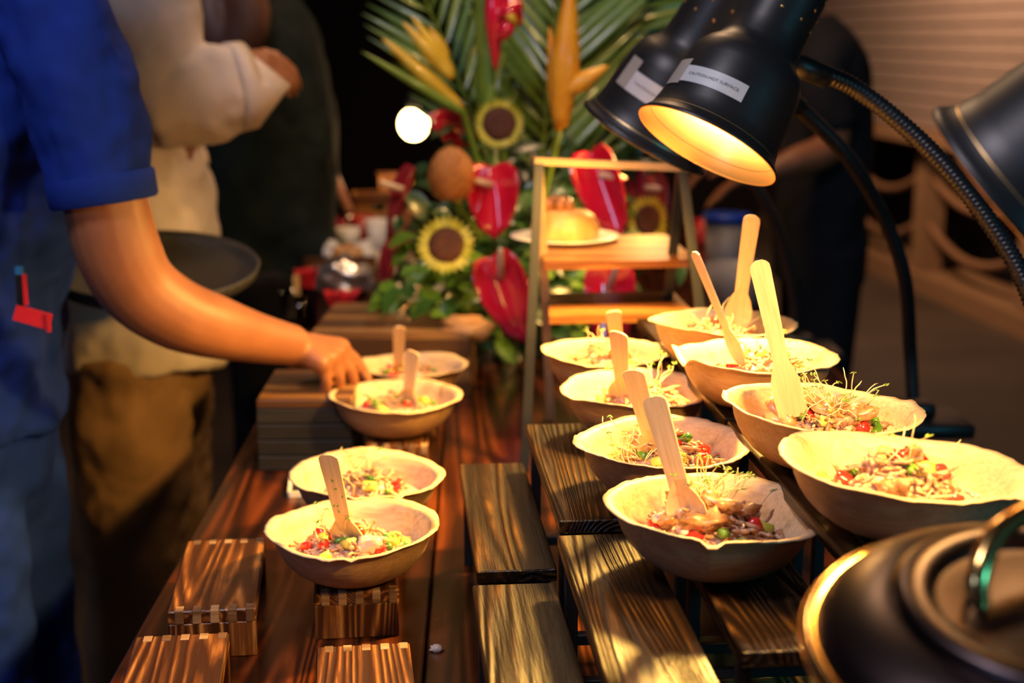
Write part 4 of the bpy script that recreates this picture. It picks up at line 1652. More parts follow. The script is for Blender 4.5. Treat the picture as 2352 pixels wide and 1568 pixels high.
remesh(b.obj('dark_trousers', M['navy'], p3), 0.010, 3)
for s in (-1, 1):
    b = MB()
    limb(b, [(-0.05, 0.09 * s, 0.045), (0.02, 0.09 * s, 0.05), (0.16, 0.09 * s, 0.035)], [0.04, 0.045, 0.03])
    b.obj('shoe', M['navy'], p3)

# ---------------------------------------------------------------- person in black behind the lamps
P4 = Vector((0.86, 3.95, 0.0))
p4 = thing('person', 'person in black clothes bending behind the heat lamps', 'person', P4)
b = MB()
vloft(b, [(0.0, 0, 0.80, 0.10, 0.13), (0.0, 0, 1.1, 0.09, 0.13), (-0.02, 0, 1.30, 0.10, 0.15), (-0.05, 0, 1.40, 0.05, 0.055)])
ar = [PY(1890, 190, 3.80) - P4, PY(1915, 300, 3.78) - P4, PY(1895, 345, 3.75) - P4, PY(1830, 370, 3.72) - P4, PY(1770, 395, 3.70) - P4]
limb(b, ar, [0.05, 0.046, 0.044, 0.040, 0.028])
generic_hand(b, ar[-1], (-1, -0.1, -0.25), (0, -0.3, 1), (0, 1, 0), 1.0, 0.8)
limb(b, [(-0.03, 0.16, 1.32), (-0.05, 0.2, 1.12), (-0.2, 0.15, 1.02)], [0.05, 0.045, 0.028])
generic_hand(b, (-0.2, 0.15, 1.02), (-1, 0, -0.2), (0, 0, 1), (0, -1, 0), 1.0, 0.8)
for s in (-1, 1):
    limb(b, [(0.0, 0.085 * s, 0.86), (0.02, 0.09 * s, 0.48), (0.0, 0.09 * s, 0.09)], [0.08, 0.055, 0.04])
add_head(b, (-0.10, 0, 1.58), (-1, -0.3, -0.2))
remesh(b.obj('body', M['skin'], p4), 0.009, 3)
hair_cap(p4, Vector((0, 0, 0)), (-0.10, 0, 1.58), (-1, -0.3, -0.2), M['hair'])
b = MB()
vloft(b, [(-0.02, 0, 0.70, 0.115, 0.16), (-0.01, 0, 0.9, 0.12, 0.17), (0.0, 0, 1.1, 0.115, 0.17), (-0.01, 0, 1.26, 0.11, 0.18), (-0.03, 0, 1.36, 0.085, 0.15), (-0.05, 0, 1.41, 0.05, 0.06)])
limb(b, [(-0.02, -0.1, 1.32), ar[0], ar[1]], [0.075, 0.07, 0.065])
remesh(b.obj('black_shirt', M['navy'], p4), 0.010, 3, 0.015, 0.1)
b = MB()
vloft(b, [(0.0, 0, 0.84, 0.12, 0.16), (0.0, 0, 0.7, 0.115, 0.165)])
for s in (-1, 1):
    limb(b, [(0.0, 0.085 * s, 0.80), (-0.01, 0.085 * s, 0.42), (-0.03, 0.09 * s, 0.06)], [0.1, 0.085, 0.075])
remesh(b.obj('black_trousers', M['navy'], p4), 0.010, 3)
for s in (-1, 1):
    b = MB()
    limb(b, [(0.05, 0.09 * s, 0.045), (-0.02, 0.09 * s, 0.05), (-0.16, 0.09 * s, 0.035)], [0.04, 0.045, 0.03])
    b.obj('shoe', M['navy'], p4)

# ================================================================ cake stand
M['tubelit'] = plain('lit_tube', (0.50, 0.33, 0.18), 0.4, 0.5)  # lamp light on one leg and the top rail, put into the colour
fl, rl = PZ(1205, 1080, TZ), PZ(1265, 962, TZ)
fr, rr_ = PZ(1652, 1080, TZ), PZ(1508, 962, TZ)
ztop_ = 1.19
apL, apR = PZ(1236, 372, ztop_), PZ(1563, 400, ztop_)
apL, apR = PY(1238, 376, 2.05), PY(1566, 392, 2.05)
cs = thing('cake_stand', 'metal trestle stand with two wooden shelves beside the flowers', 'stand', (fl.x, fl.y, TZ))
cb = Vector((fl.x, fl.y, TZ))
for (foot, ap, dy, mt) in ((fl, apL, -0.012, 'black'), (rl, apL, 0.012, 'tubelit'), (fr, apR, -0.012, 'black'), (rr_, apR, 0.012, 'black')):
    b = MB()
    b.bar(foot - cb, ap + Vector((0, dy, 0)) - cb, 0.013, 0.013)
    b.obj('leg', M[mt], cs, smooth=False)
b = MB()
b.bar(apL - cb + Vector((-0.006, 0, 0.004)), apR - cb + Vector((0.006, 0, 0.004)), 0.012, 0.010)
b.obj('top_rail', M['tubelit'], cs, smooth=False)


def shelf(name, FL, FR, BR, z, th):
    BLp = BR + (FL - FR) * 0.92
    pts = [FL, FR, BR, BLp]
    vs = [Vector((p.x, p.y, z - th)) - cb for p in pts] + [Vector((p.x, p.y, z)) - cb for p in pts]
    b = MB()
    b.add(vs, [(3, 2, 1, 0), (4, 5, 6, 7), (0, 1, 5, 4), (1, 2, 6, 5), (2, 3, 7, 6), (3, 0, 4, 7)])
    return b.obj(name, M['shelfwood'], cs, smooth=False)


zs1 = 1.044
shelf('shelf', PZ(1250, 603, zs1), PZ(1602, 596, zs1), PZ(1528, 537, zs1), zs1, 0.011)
zs2 = 0.972
shelf('lower_shelf', PZ(1262, 728, zs2), PZ(1600, 722, zs2), PZ(1545, 668, zs2), zs2, 0.010)
# plate and cake
pp = PZ(1296, 530, zs1 + 0.012)
pp = Vector((pp.x, min(pp.y, 2.24), zs1))
M['cake'] = food('cake_crust', (0.55, 0.26, 0.06), (0.72, 0.40, 0.12), 0.45, 40)
M['topping'] = food('caramel_topping', (0.42, 0.12, 0.02), (0.62, 0.24, 0.05), 0.3, 60, coat=0.4)
pr = 126 * pxscale(pp)
b = MB()
v, f = lathe_geo([(0.0005, 0.0), (0.6, 0.0), (0.72, 0.02), (1.0, 0.085), (1.0, 0.11), (0.70, 0.06), (0.0005, 0.04)], 40)
b.add([p * pr for p in v], f)
o = b.obj('plate', M['ceramic'], None, pp)
tag(o, 'white plate on the stand shelf under the small cake', 'plate')
ck = thing('cake', 'small round golden cake with caramel pieces on top', 'cake', pp + Vector((0, 0, 0.045 * pr)))
b = MB()
v, f = lathe_geo([(0.0005, 0.0), (0.58, 0.0), (0.62, 0.06), (0.63, 0.2), (0.60, 0.3), (0.55, 0.36), (0.54, 0.42), (0.42, 0.5), (0.2, 0.54), (0.0005, 0.55)], 36)
b.add([p * pr for p in v], f)
b.obj('cake_body', M['cake'], ck)
for i in range(7):
    a = i * 2.4
    r = 0.24 * pr * math.sqrt(i / 7)
    b = MB()
    ellipsoid(b, (0, 0, 0), (0.010, 0.010, 0.014), 10, 6, None, 0, 0.3, i)
    b.obj('caramel_piece', M['topping'], ck, (r * math.cos(a) - 0.01, r * math.sin(a), 0.60 * pr))

# ================================================================ flower arrangement
def petalmat(name, c1, c2, rough=0.35, coat=0.2, scale=25):
    t = NT(name)
    f = t.noise(t.coords(), scale, 3)
    t.l(t.ramp(f, [(0.3, c1), (0.7, c2)]), t.b.inputs['Base Color'])
    t.set(Roughness=rough)
    t.b.inputs['Coat Weight'].default_value = coat
    return t.m


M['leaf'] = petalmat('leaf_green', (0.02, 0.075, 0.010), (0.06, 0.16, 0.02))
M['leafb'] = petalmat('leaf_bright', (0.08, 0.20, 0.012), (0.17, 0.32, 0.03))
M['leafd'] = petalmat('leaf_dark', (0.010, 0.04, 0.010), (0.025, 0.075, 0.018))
M['frond'] = petalmat('palm_frond', (0.05, 0.13, 0.012), (0.12, 0.22, 0.02))
M['stalk'] = petalmat('green_stalk', (0.13, 0.22, 0.015), (0.20, 0.30, 0.03))
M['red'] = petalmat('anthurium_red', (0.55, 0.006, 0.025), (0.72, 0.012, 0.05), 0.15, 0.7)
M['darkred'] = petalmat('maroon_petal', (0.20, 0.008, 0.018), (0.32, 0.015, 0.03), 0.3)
M['spadix'] = petalmat('cream_spadix', (0.72, 0.52, 0.30), (0.82, 0.66, 0.45), 0.5, 0)
M['orange'] = petalmat('heliconia_orange', (0.72, 0.28, 0.012), (0.85, 0.42, 0.03), 0.35)
M['yellow'] = petalmat('heliconia_yellow', (0.62, 0.36, 0.015), (0.75, 0.50, 0.04), 0.35)
M['suny'] = petalmat('sunflower_petal', (0.42, 0.40, 0.03), (0.62, 0.55, 0.05), 0.5, 0)
M['sund'] = petalmat('sunflower_disc', (0.045, 0.012, 0.006), (0.11, 0.03, 0.010), 0.8, 0, 160)
M['protea'] = petalmat('protea_orange', (0.45, 0.16, 0.03), (0.68, 0.32, 0.09), 0.6, 0)
YV = 2.66
VB = PZ(1192, 852, TZ)
VB = Vector((VB.x, YV, TZ))
neck = VB + Vector((0, 0, 0.15))
FG = 'flowers in the tall arrangement'
# glass vase
t = NT('clear_glass')
t.set(Base_Color=(1, 0.96, 0.9, 1), Roughness=0.03)
t.b.inputs['Transmission Weight'].default_value = 1.0
t.b.inputs['IOR'].default_value = 1.45
M['glass'] = t.m
b = MB()
v, f = lathe_geo([(0.0005, 0.0), (0.052, 0.0), (0.055, 0.004), (0.050, 0.04), (0.048, 0.09), (0.056, 0.15), (0.054, 0.15), (0.0455, 0.09), (0.047, 0.04), (0.050, 0.012), (0.0005, 0.010)], 32)
b.add(v, f)
o = b.obj('glass_vase', M['glass'], None, VB)
tag(o, 'clear glass vase holding the tall flower arrangement', 'vase')


def stem(parent, base, a, r=0.004, mat='stalk', mid=None):
    a = Vector(a)
    q = neck + Vector((0, 0, -0.06))
    m = mid or (a.lerp(q, 0.5) + Vector((0, 0.02, 0.0)))
    b = MB()
    b.tube([Vector(p) - base for p in catmull([a, m, q], 6)], r, 8)
    return b.obj('stem', M[mat], parent)


def leaf_geo(L, W, fold=0.25, arch=0.25, n=6):
    vs, fs = [], []
    for i in range(n + 1):
        t = i / n
        w = W * math.sin(math.pi * t ** 0.8) * (1 - 0.25 * t)
        z = -arch * L * t * t
        for s in (-1, 0, 1):
            vs.append(Vector((w * s, L * t, z + (fold * w if s else 0))))
    for i in range(n):
        for k in range(2):
            a = i * 3 + k
            fs.append((a, a + 1, a + 4, a + 3))
    return vs, fs


def solid(o, th=0.0006):
    m = o.modifiers.new('thickness', 'SOLIDIFY')
    m.thickness = th
    return o


def orient(o, fwd, up):
    """local y along fwd, local z near up"""
    fwd = Vector(fwd).normalized()
    s = fwd.cross(Vector(up)).normalized()
    u = s.cross(fwd)
    o.rotation_euler = Matrix((s, fwd, u)).transposed().to_euler()


def heart_geo(L, W, cup=0.25, n=16, m=6):
    """anthurium spathe: heart with the notch at the stem, tip along +y, cupped"""
    vs, fs = [Vector((0, 0, 0))], []
    for j in range(1, m + 1):
        q = j / m
        for i in range(n):
            a = 2 * math.pi * i / n
            # heart radius by direction (a = 0 is the tip, +y)
            r = 0.58 + 0.20 * math.cos(a) ** 2 + 0.24 * math.cos(a) ** 10 if math.cos(a) > 0 else 0.58 - 0.24 * (-math.cos(a)) ** 5
            x = math.sin(a) * r * W * q
            y = math.cos(a) * r * L * q
            z = cup * W * (abs(math.sin(a)) ** 1.5) * q * q
            vs.append(Vector((x, y, z)))
    for i in range(n):
        fs.append((0, 1 + i, 1 + (i + 1) % n))
    for j in range(m - 1):
        for i in range(n):
            a, b_ = 1 + j * n + i, 1 + j * n + (i + 1) % n
            fs.append((a, a + n, b_ + n, b_))
    return vs, fs


def anthurium(c, tip, up, L, W, label, mat='red', sp=None, cup=0.3):
    c = Vector(c)
    t = thing('anthurium', label, 'flower', c, (0, 0, 0), FG)
    v, f = heart_geo(L, W, cup)
    o = link('spathe', mesh('spathe', v, f, M[mat]), t)
    orient(o, tip, up)
    solid(o, 0.0012)
    if sp is not None:
        b = MB()
        q = Vector(sp)
        b.tube([Vector((0, 0, 0)), q * 0.08, q * 0.5, q * 0.93, q], [0.003, 0.0068, 0.0062, 0.0045, 0.0015], 10)
        b.obj('spadix', M['spadix'], t)
    stem(t, c, c - Vector(up).normalized() * 0.012, 0.003, 'stalk')
    return t


def toward(u, v):
    return -ray(u, v).normalized()


X, Z = Vector((1, 0, 0)), Vector((0, 0, 1))
c = PY(1130, 425, 2.52)
anthurium(c, (0.05, -0.25, -1), (0.0, -1, 0.35), 0.094, 0.080, 'glossy red anthurium in the upper middle, yellow-lit spadix across it', 'red', Vector((-0.030, -0.035, 0.012)), 0.5)
c = PY(1375, 400, 2.50)
anthurium(c, (0.35, -0.3, -1), (-0.3, -1, 0.2), 0.118, 0.072, 'red-violet anthurium hanging to the right of the cake rail', 'red', Vector((0.045, -0.03, -0.005)), 0.5)
c = PY(1150, 640, 2.44)
anthurium(c, (0.42, -0.15, -1), (-0.1, -1, 0.15), 0.118, 0.078, 'large red anthurium low in the middle with a long white spadix', 'red', Vector((0.0, -0.04, 0.06)), 0.3)
c = PY(1398, 660, 2.46)
anthurium(c, (0.05, -0.2, -1), (0.0, -1, 0.1), 0.115, 0.078, 'red anthurium seen below the cake shelf', 'red', Vector((0.012, -0.04, 0.045)), 0.35)
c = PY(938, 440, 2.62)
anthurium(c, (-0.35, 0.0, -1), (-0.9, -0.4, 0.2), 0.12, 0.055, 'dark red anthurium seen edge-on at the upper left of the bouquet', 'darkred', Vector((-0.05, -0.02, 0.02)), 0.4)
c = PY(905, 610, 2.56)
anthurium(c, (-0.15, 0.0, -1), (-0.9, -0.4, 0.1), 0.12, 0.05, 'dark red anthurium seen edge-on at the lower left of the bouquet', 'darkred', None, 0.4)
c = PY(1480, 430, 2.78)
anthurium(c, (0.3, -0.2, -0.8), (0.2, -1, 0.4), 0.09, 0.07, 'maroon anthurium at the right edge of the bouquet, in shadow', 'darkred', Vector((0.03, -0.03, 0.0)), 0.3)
c = PY(1062, 310, 2.78)
anthurium(c, (-0.6, -0.3, 0.4), (0.1, -1, 0.3), 0.08, 0.06, 'blurred red bloom beside the bright background bulb', 'red', None, 0.3)


def sunflower(c, face, R, label, rot=0.0, petal=1.0):
    c = Vector(c)
    t = thing('sunflower', label, 'flower', c, (0, 0, 0), FG)
    face = Vector(face).normalized()
    hub = link('disc', None, t) if False else None
    b = MB()
    v, f = lathe_geo([(0.0005, 0.10), (0.25, 0.13), (0.45, 0.12), (0.60, 0.06), (0.64, -0.02), (0.60, -0.10), (0.2, -0.2), (0.0005, -0.2)], 28)
    b.add([p * R for p in v], f)
    d = b.obj('disc', M['sund'], t)
    d.rotation_euler = face.to_track_quat('Z', 'Y').to_euler()
    v, f = leaf_geo(R * 0.50 * petal, R * 0.115, 0.2, -0.1, 4)
    pm = mesh('petal', v, f, M['suny'])
    rs = random.Random(int(R * 1e5))
    for k in range(26):
        a = 2 * math.pi * k / 26
        p = link('petal', pm, d, (R * 0.58 * math.cos(a), R * 0.58 * math.sin(a), R * rs.uniform(-0.05, 0.04)), (rs.uniform(-0.1, 0.45), 0, a - math.pi / 2))
    stem(t, c, c - face * 0.02, 0.0055, 'stalk')
    return t


c = PY(1147, 284, 2.62)
sunflower(c, toward(1147, 284) + Vector((0.0, 0, 0.05)), 62 * pxscale(c), 'upper sunflower with a dark round centre', petal=0.75)
c = PY(1025, 563, 2.40)
sunflower(c, toward(1025, 563) + Vector((-0.1, 0, 0.15)), 66 * pxscale(c), 'lower sunflower with a warm brown centre and bright petals')
c = PY(1488, 505, 2.72)
sunflower(c, toward(1488, 505) + Vector((-0.7, 0, 0.1)), 56 * pxscale(c), 'shadowed sunflower at the right behind the cake shelf')

# orange protea
c = PY(1037, 402, 2.46)
pt = thing('protea', 'round orange protea head left of the upper anthurium', 'flower', c, (0, 0, 0), FG)
s_ = pxscale(c)
b = MB()
ellipsoid(b, (0, 0, 0), (46 * s_, 44 * s_, 58 * s_), 20, 12)
hd = b.obj('head', M['protea'], pt)
b = MB()
vv, ff = leaf_geo(0.02, 0.0055, 0.3, 0.15, 4)
for i in range(150):
    zz = 1 - 2 * (i + 0.5) / 150
    a = i * 2.39996
    r = math.sqrt(max(0, 1 - zz * zz))
    nrm = Vector((r * math.cos(a), r * math.sin(a), zz))
    p = Vector((nrm.x * 46 * s_, nrm.y * 44 * s_, nrm.z * 58 * s_))
    fw = (Z - nrm * nrm.z)
    fw = (fw.normalized() if fw.length > 0.05 else X) + nrm * 0.35
    fw.normalize()
    sd_ = fw.cross(nrm).normalized()
    up_ = sd_.cross(fw)
    Mx = Matrix((sd_, fw, up_)).transposed()
    b.add([p + Mx @ q for q in vv], ff)
o = b.obj('bracts', M['protea'], hd)
o['kind'] = 'stuff'
stem(pt, c, c + Vector((0, 0, -0.03)), 0.005)


def spike(mb, a, b_, w, flat=0.9, bend=None):
    a, b_ = Vector(a), Vector(b_)
    m = a.lerp(b_, 0.5) + (bend if bend else Vector((0, 0, 0)))
    pts = [Vector(p) for p in catmull([a, m, b_], 5)]
    n_ = len(pts)
    rr = []
    for i in range(n_):
        t = i / (n_ - 1)
        q = (0.35 + 0.65 * math.sin(math.pi * min(1, t * 1.9 + 0.08) / 2)) if t < 0.45 else (1 - (t - 0.45) / 0.55) ** 0.8
        rr.append((max(w * q, 0.0006), max(w * q * flat, 0.0005)))
    v, f = tube_geo(pts, rr, 10)
    mb.add(v, f)


def heliconia(label, base, bracts, mat, w, mid=None, tipmat=None):
    base = Vector(base)
    t = thing('heliconia', label, 'flower', base, (0, 0, 0), FG)
    for (p, q, ww, mm) in bracts:
        b = MB()
        spike(b, Vector(p) - base, Vector(q) - base, ww)
        b.obj('bract', M[mm], t)
    stem(t, base, base, 0.006, 'stalk', mid)
    return t


y = 2.6
heliconia('yellow-orange heliconia spikes fanning to the upper left', PY(1062, 250, y),
          [(PY(1062, 250, y), PY(878, 88, y), 0.017, 'yellow'), (PY(1040, 180, y), PY(924, 50, y), 0.015, 'yellow'), (PY(1042, 170, y + .02), PY(945, 36, y + .02), 0.013, 'yellow'), (PY(1030, 130, y + .03), PY(985, 60, y + .03), 0.010, 'yellow'), (PY(1070, 262, y - .02), PY(830, 118, y - .02), 0.010, 'stalk')], 'yellow', 0.02)
y = 2.55
heliconia('tall orange heliconia with pointed bracts right of the red one', PY(1284, 300, y),
          [(PY(1284, 300, y), PY(1262, 60, y), 0.016, 'orange'), (PY(1288, 290, y - .02), PY(1312, -60, y - .02), 0.030, 'orange'), (PY(1290, 215, y - .03), PY(1400, 150, y - .03), 0.020, 'orange')], 'orange', 0.02)
y = 2.6
heliconia('red heliconia hanging at the top centre of the bouquet', PY(1140, -60, y),
          [(PY(1135, -60, y), PY(1138, 165, y), 0.022, 'red'), (PY(1165, -20, y), PY(1195, 62, y), 0.022, 'red'), (PY(1150, 40, y - .02), PY(1200, 5, y - .02), 0.018, 'red'), (PY(1150, 90, y - .02), PY(1185, 30, y - .02), 0.016, 'red'), (PY(1165, 30, y - .03), PY(1188, 55, y - .03), 0.010, 'yellow')], 'red', 0.02, PY(1100, 250, y + 0.1))


def frond(label, pts, n, Ll, spread, wid=0.006, mat='frond', droop=0.25, r=0.006):
    """palm frond: rachis with leaflets on both sides, each leaflet a part"""
    base = Vector(pts[0])
    t = thing('palm_frond', label, 'leaf', base, (0, 0, 0), 'palm fronds in the arrangement')
    cp = [Vector(p) for p in catmull(pts, 8)]
    b = MB()
    m = len(cp)
    b.tube([p - base for p in cp], [r * (1 - 0.8 * i / m) for i in range(m)], 8)
    b.obj('rachis', M['stalk'], t)
    v, f = leaf_geo(1.0, wid / 0.2, 0.35, 0.10, 6)
    me = mesh('leaflet', v, f, M[mat])
    rs = random.Random(n + int(Ll * 100))
    for i in range(n):
        tt = 0.12 + 0.86 * i / (n - 1)
        k = min(int(tt * (m - 1)), m - 2)
        p = cp[k].lerp(cp[k + 1], tt * (m - 1) - k)
        d = (cp[k + 1] - cp[k]).normalized()
        toc = (Vector((0, 0, CZ)) - p).normalized()
        sd_ = d.cross(toc).normalized()
        for s in (-1, 1):
            L = Ll * (0.75 + 0.5 * math.sin(math.pi * tt)) * rs.uniform(0.9, 1.08)
            fw = (d * math.cos(spread) + sd_ * (s * math.sin(spread)) + toc * rs.uniform(-0.25, 0.15)).normalized()
            o = link('leaflet', me, t, p - base, (0, 0, 0), (L * 0.9, L, L))
            orient(o, fw, toc + Vector((0, 0, 0.3)))
    return t


frond('big palm frond fanning behind the orange heliconia', [PY(1240, 560, 2.80), PY(1250, 300, 2.82), PY(1275, 60, 2.84), PY(1300, -180, 2.86)], 20, 0.24, 0.72, 0.0105)
frond('palm frond leaning right behind the lamps', [PY(1290, 480, 2.9), PY(1350, 250, 2.92), PY(1440, 60, 2.94), PY(1560, -90, 2.96)], 16, 0.20, 0.75, 0.0105)
frond('palm frond leaning left beside the bright bulb', [PY(1180, 520, 2.75), PY(1110, 330, 2.77), PY(1040, 150, 2.79), PY(960, -40, 2.8)], 15, 0.16, 0.65, 0.011)
# thick upright stalk
sp_ = PY(1112, -60, 2.66)
st_ = thing('flower_stalk', 'thick upright green stalk left of the red heliconia', 'stalk', VB)
b = MB()
b.tube([Vector(p) - VB for p in catmull([neck - Vector((0, 0, 0.05)), PY(1150, 520, 2.64), PY(1128, 300, 2.66), PY(1112, 100, 2.66), sp_], 5)], [0.008] * 6 + [0.011] * 5 + [0.016] * 5 + [0.0165] * 5, 12)
b.obj('stem', M['stalk'], st_)

# leafy branches: every leaf a part
LEAFV, LEAFF = leaf_geo(1.0, 0.27, 0.2, 0.2, 5)
LM = {m: mesh('leaf', LEAFV, LEAFF, M[m]) for m in ('leaf', 'leafb', 'leafd')}
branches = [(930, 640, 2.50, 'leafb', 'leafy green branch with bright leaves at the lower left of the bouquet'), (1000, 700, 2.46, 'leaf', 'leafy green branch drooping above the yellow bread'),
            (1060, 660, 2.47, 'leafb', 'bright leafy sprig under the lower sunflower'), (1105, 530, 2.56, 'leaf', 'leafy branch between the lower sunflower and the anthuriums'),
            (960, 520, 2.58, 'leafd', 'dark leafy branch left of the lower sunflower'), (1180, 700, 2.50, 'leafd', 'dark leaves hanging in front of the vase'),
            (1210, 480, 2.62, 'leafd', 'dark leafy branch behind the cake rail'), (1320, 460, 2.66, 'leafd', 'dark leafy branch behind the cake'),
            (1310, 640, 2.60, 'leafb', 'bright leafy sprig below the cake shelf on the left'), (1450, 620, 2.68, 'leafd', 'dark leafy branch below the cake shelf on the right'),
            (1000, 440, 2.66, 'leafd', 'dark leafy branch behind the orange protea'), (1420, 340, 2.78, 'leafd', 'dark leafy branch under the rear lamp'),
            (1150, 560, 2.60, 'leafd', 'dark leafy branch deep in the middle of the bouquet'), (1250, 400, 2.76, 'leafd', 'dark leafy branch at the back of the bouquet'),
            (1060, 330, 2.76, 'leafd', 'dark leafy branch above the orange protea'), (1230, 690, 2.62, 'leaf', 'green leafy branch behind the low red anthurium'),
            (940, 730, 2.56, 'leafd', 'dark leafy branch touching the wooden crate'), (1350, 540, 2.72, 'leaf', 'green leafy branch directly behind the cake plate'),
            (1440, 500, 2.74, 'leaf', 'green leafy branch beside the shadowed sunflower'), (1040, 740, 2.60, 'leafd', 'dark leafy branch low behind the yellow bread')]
for i, (u, v_, y_, mt, lab) in enumerate(branches):
    rs = random.Random(300 + i)
    tip = PY(u, v_, y_)
    t = thing('leafy_branch', lab, 'foliage', tip, (0, 0, 0), 'leafy branches in the arrangement')
    q = neck + Vector((rs.uniform(-.02, .02), rs.uniform(-.02, .02), -0.04))
    cp = [Vector(p) for p in catmull([tip, tip.lerp(q, 0.5) + Vector((0, 0.03, 0.02)), q], 6)]
    b = MB()
    b.tube([p - tip for p in cp], 0.0022, 6)
    b.obj('stem', M['stalk'], t)
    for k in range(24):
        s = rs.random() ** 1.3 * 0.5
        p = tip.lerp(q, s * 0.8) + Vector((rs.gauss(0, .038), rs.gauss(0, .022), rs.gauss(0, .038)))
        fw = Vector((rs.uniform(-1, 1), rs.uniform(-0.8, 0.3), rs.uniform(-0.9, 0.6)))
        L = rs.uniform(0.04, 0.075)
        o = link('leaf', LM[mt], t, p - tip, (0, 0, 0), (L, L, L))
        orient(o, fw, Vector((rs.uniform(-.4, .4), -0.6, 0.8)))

# string of tiny dew-like beads at the left of the bouquet is catching the light: crystal pick
M['bead'] = plain('amber_bead', (0.8, 0.5, 0.2), 0.08, 0.6)
bk = thing('bead_garland', 'fine garland of amber beads hanging from the left of the bouquet', 'garland', PY(955, 660, 2.44))
gb = PY(955, 660, 2.44)
gp = [(962, 660), (955, 678), (942, 695), (930, 706), (922, 716), (938, 735), (946, 748), (950, 762), (958, 776), (946, 790), (940, 800)]
b = MB()
b.tube([PY(u, v_, 2.44) - gb for u, v_ in gp], 0.0008, 5)
b.obj('wire', M['brass'], bk)
for (u, v_) in gp:
    b = MB()
    ellipsoid(b, (0, 0, 0), (0.0042, 0.0042, 0.0042), 10, 6)
    b.obj('bead', M['bead'], bk, PY(u, v_, 2.44) - gb)

# ================================================================ things behind: glowing bulb, clutter on the far table
t = NT('background_bulb')
t.b.inputs['Emission Color'].default_value = (1.0, 0.66, 0.26, 1)
t.b.inputs['Emission Strength'].default_value = 22.0
M['bgbulb'] = t.m
bc = PY(950, 285, 4.2)
bt = thing('hanging_bulb', 'bright round bulb glowing behind the flowers on the left', 'lamp', bc)
b = MB()
ellipsoid(b, (0, 0, 0), (0.042, 0.042, 0.045), 20, 12)
b.obj('glass_bulb', M['bgbulb'], bt)
b = MB()
b.tube([(0, 0, 0.04), (0, 0, 0.075)], 0.018, 12)
b.obj('socket', M['black'], bt)
b = MB()
b.tube([(0, 0, 0.07), (0, 0, 1.1)], 0.004, 8)
b.obj('cord', M['black'], bt)
ld = bpy.data.lights.new('hanging_bulb_light', 'POINT')
ld.energy = 3
ld.color = (1, 0.6, 0.25)
ld.shadow_soft_size = 0.05
lo = bpy.data.objects.new('hanging_bulb_light', ld)
C.objects.link(lo)
lo.parent = bt
lo.location = (0, 0, -0.06)
lo['kind'] = 'helper'

# tumbler with a white stirrer
gz = PZ(692, 764, TZ)
tb = thing('tumbler', 'short glass tumbler behind the wrist with a white stirrer', 'glass', gz)
s_ = pxscale(gz)
b = MB()
v, f = lathe_geo([(0.0005, 0.0), (0.032, 0.0), (0.036, 0.01), (0.041, 0.085), (0.039, 0.085), (0.034, 0.012), (0.0005, 0.008)], 28)
b.add(v, f)
b.obj('glass', M['glass'], tb)
M['drink'] = plain('pink_drink', (0.45, 0.16, 0.10), 0.2)
b = MB()
v, f = lathe_geo([(0.0005, 0.009), (0.032, 0.010), (0.035, 0.045), (0.0005, 0.045)], 24)
b.add(v, f)
b.obj('drink', M['drink'], tb)
b = MB()
b.bar(Vector((-0.005, 0, 0.02)), PY(680, 632, gz.y) - gz, 0.013, 0.005)
b.obj('stirrer', M['birch'], tb, smooth=False)
M['rednap'] = petalmat('red_cloth', (0.55, 0.008, 0.03), (0.75, 0.015, 0.05), 0.6, 0)


def lump(name, label, cat, u, v_, y_, r, mat, lumpy=0.35, seed=1, z=None, group=None):
    c = PY(u, v_, y_)
    rz_ = r[2]
    b = MB()
    ellipsoid(b, (0, 0, 0), r, 22, 14, None, 0, lumpy, seed)
    o = b.obj(name, M[mat] if isinstance(mat, str) else mat, None, c)
    tag(o, label, cat, group)
    return o


def crumple(name, label, cat, u, v_, y_, w, h, mat, seed=0):
    """folded napkin: fan of pleats"""
    c = PY(u, v_, y_)
    rs = random.Random(seed)
    vs, fs = [], []
    nx_, nz_ = 16, 6
    for j in range(nz_ + 1):
        for i in range(nx_ + 1):
            t_ = i / nx_ - 0.5
            q = j / nz_
            pinch = 0.55 + 0.45 * abs(2 * q - 1)
            vs.append(Vector((w * t_ * pinch, 0.014 * math.sin(i * 1.9 + seed) * pinch + 0.006 * rs.uniform(-1, 1), h * (q - 0.5) + 0.004 * rs.uniform(-1, 1))))
    for j in range(nz_):
        for i in range(nx_):
            a = j * (nx_ + 1) + i
            fs.append((a, a + 1, a + nx_ + 2, a + nx_ + 1))
    o = link(name, mesh(name, vs, fs, M[mat]), None, c)
    solid(o, 0.004)
    return tag(o, label, cat)


M['chrome'] = plain('crumpled_foil', (0.75, 0.7, 0.68), 0.3, 0.9)
M['tan'] = food('bread_crust', (0.42, 0.18, 0.05), (0.62, 0.33, 0.12), 0.6, 20)
M['pinkred'] = petalmat('red_lacquer', (0.40, 0.03, 0.02), (0.55, 0.06, 0.04), 0.25, 0.4)
crumple('red_napkin', 'bright red pleated napkin behind the wrist', 'napkin', 785, 713, 2.86, 0.075, 0.082, 'rednap', 2)
crumple('red_napkin', 'red napkin standing behind the glass tumbler', 'napkin', 705, 665, 3.05, 0.04, 0.09, 'rednap', 4)
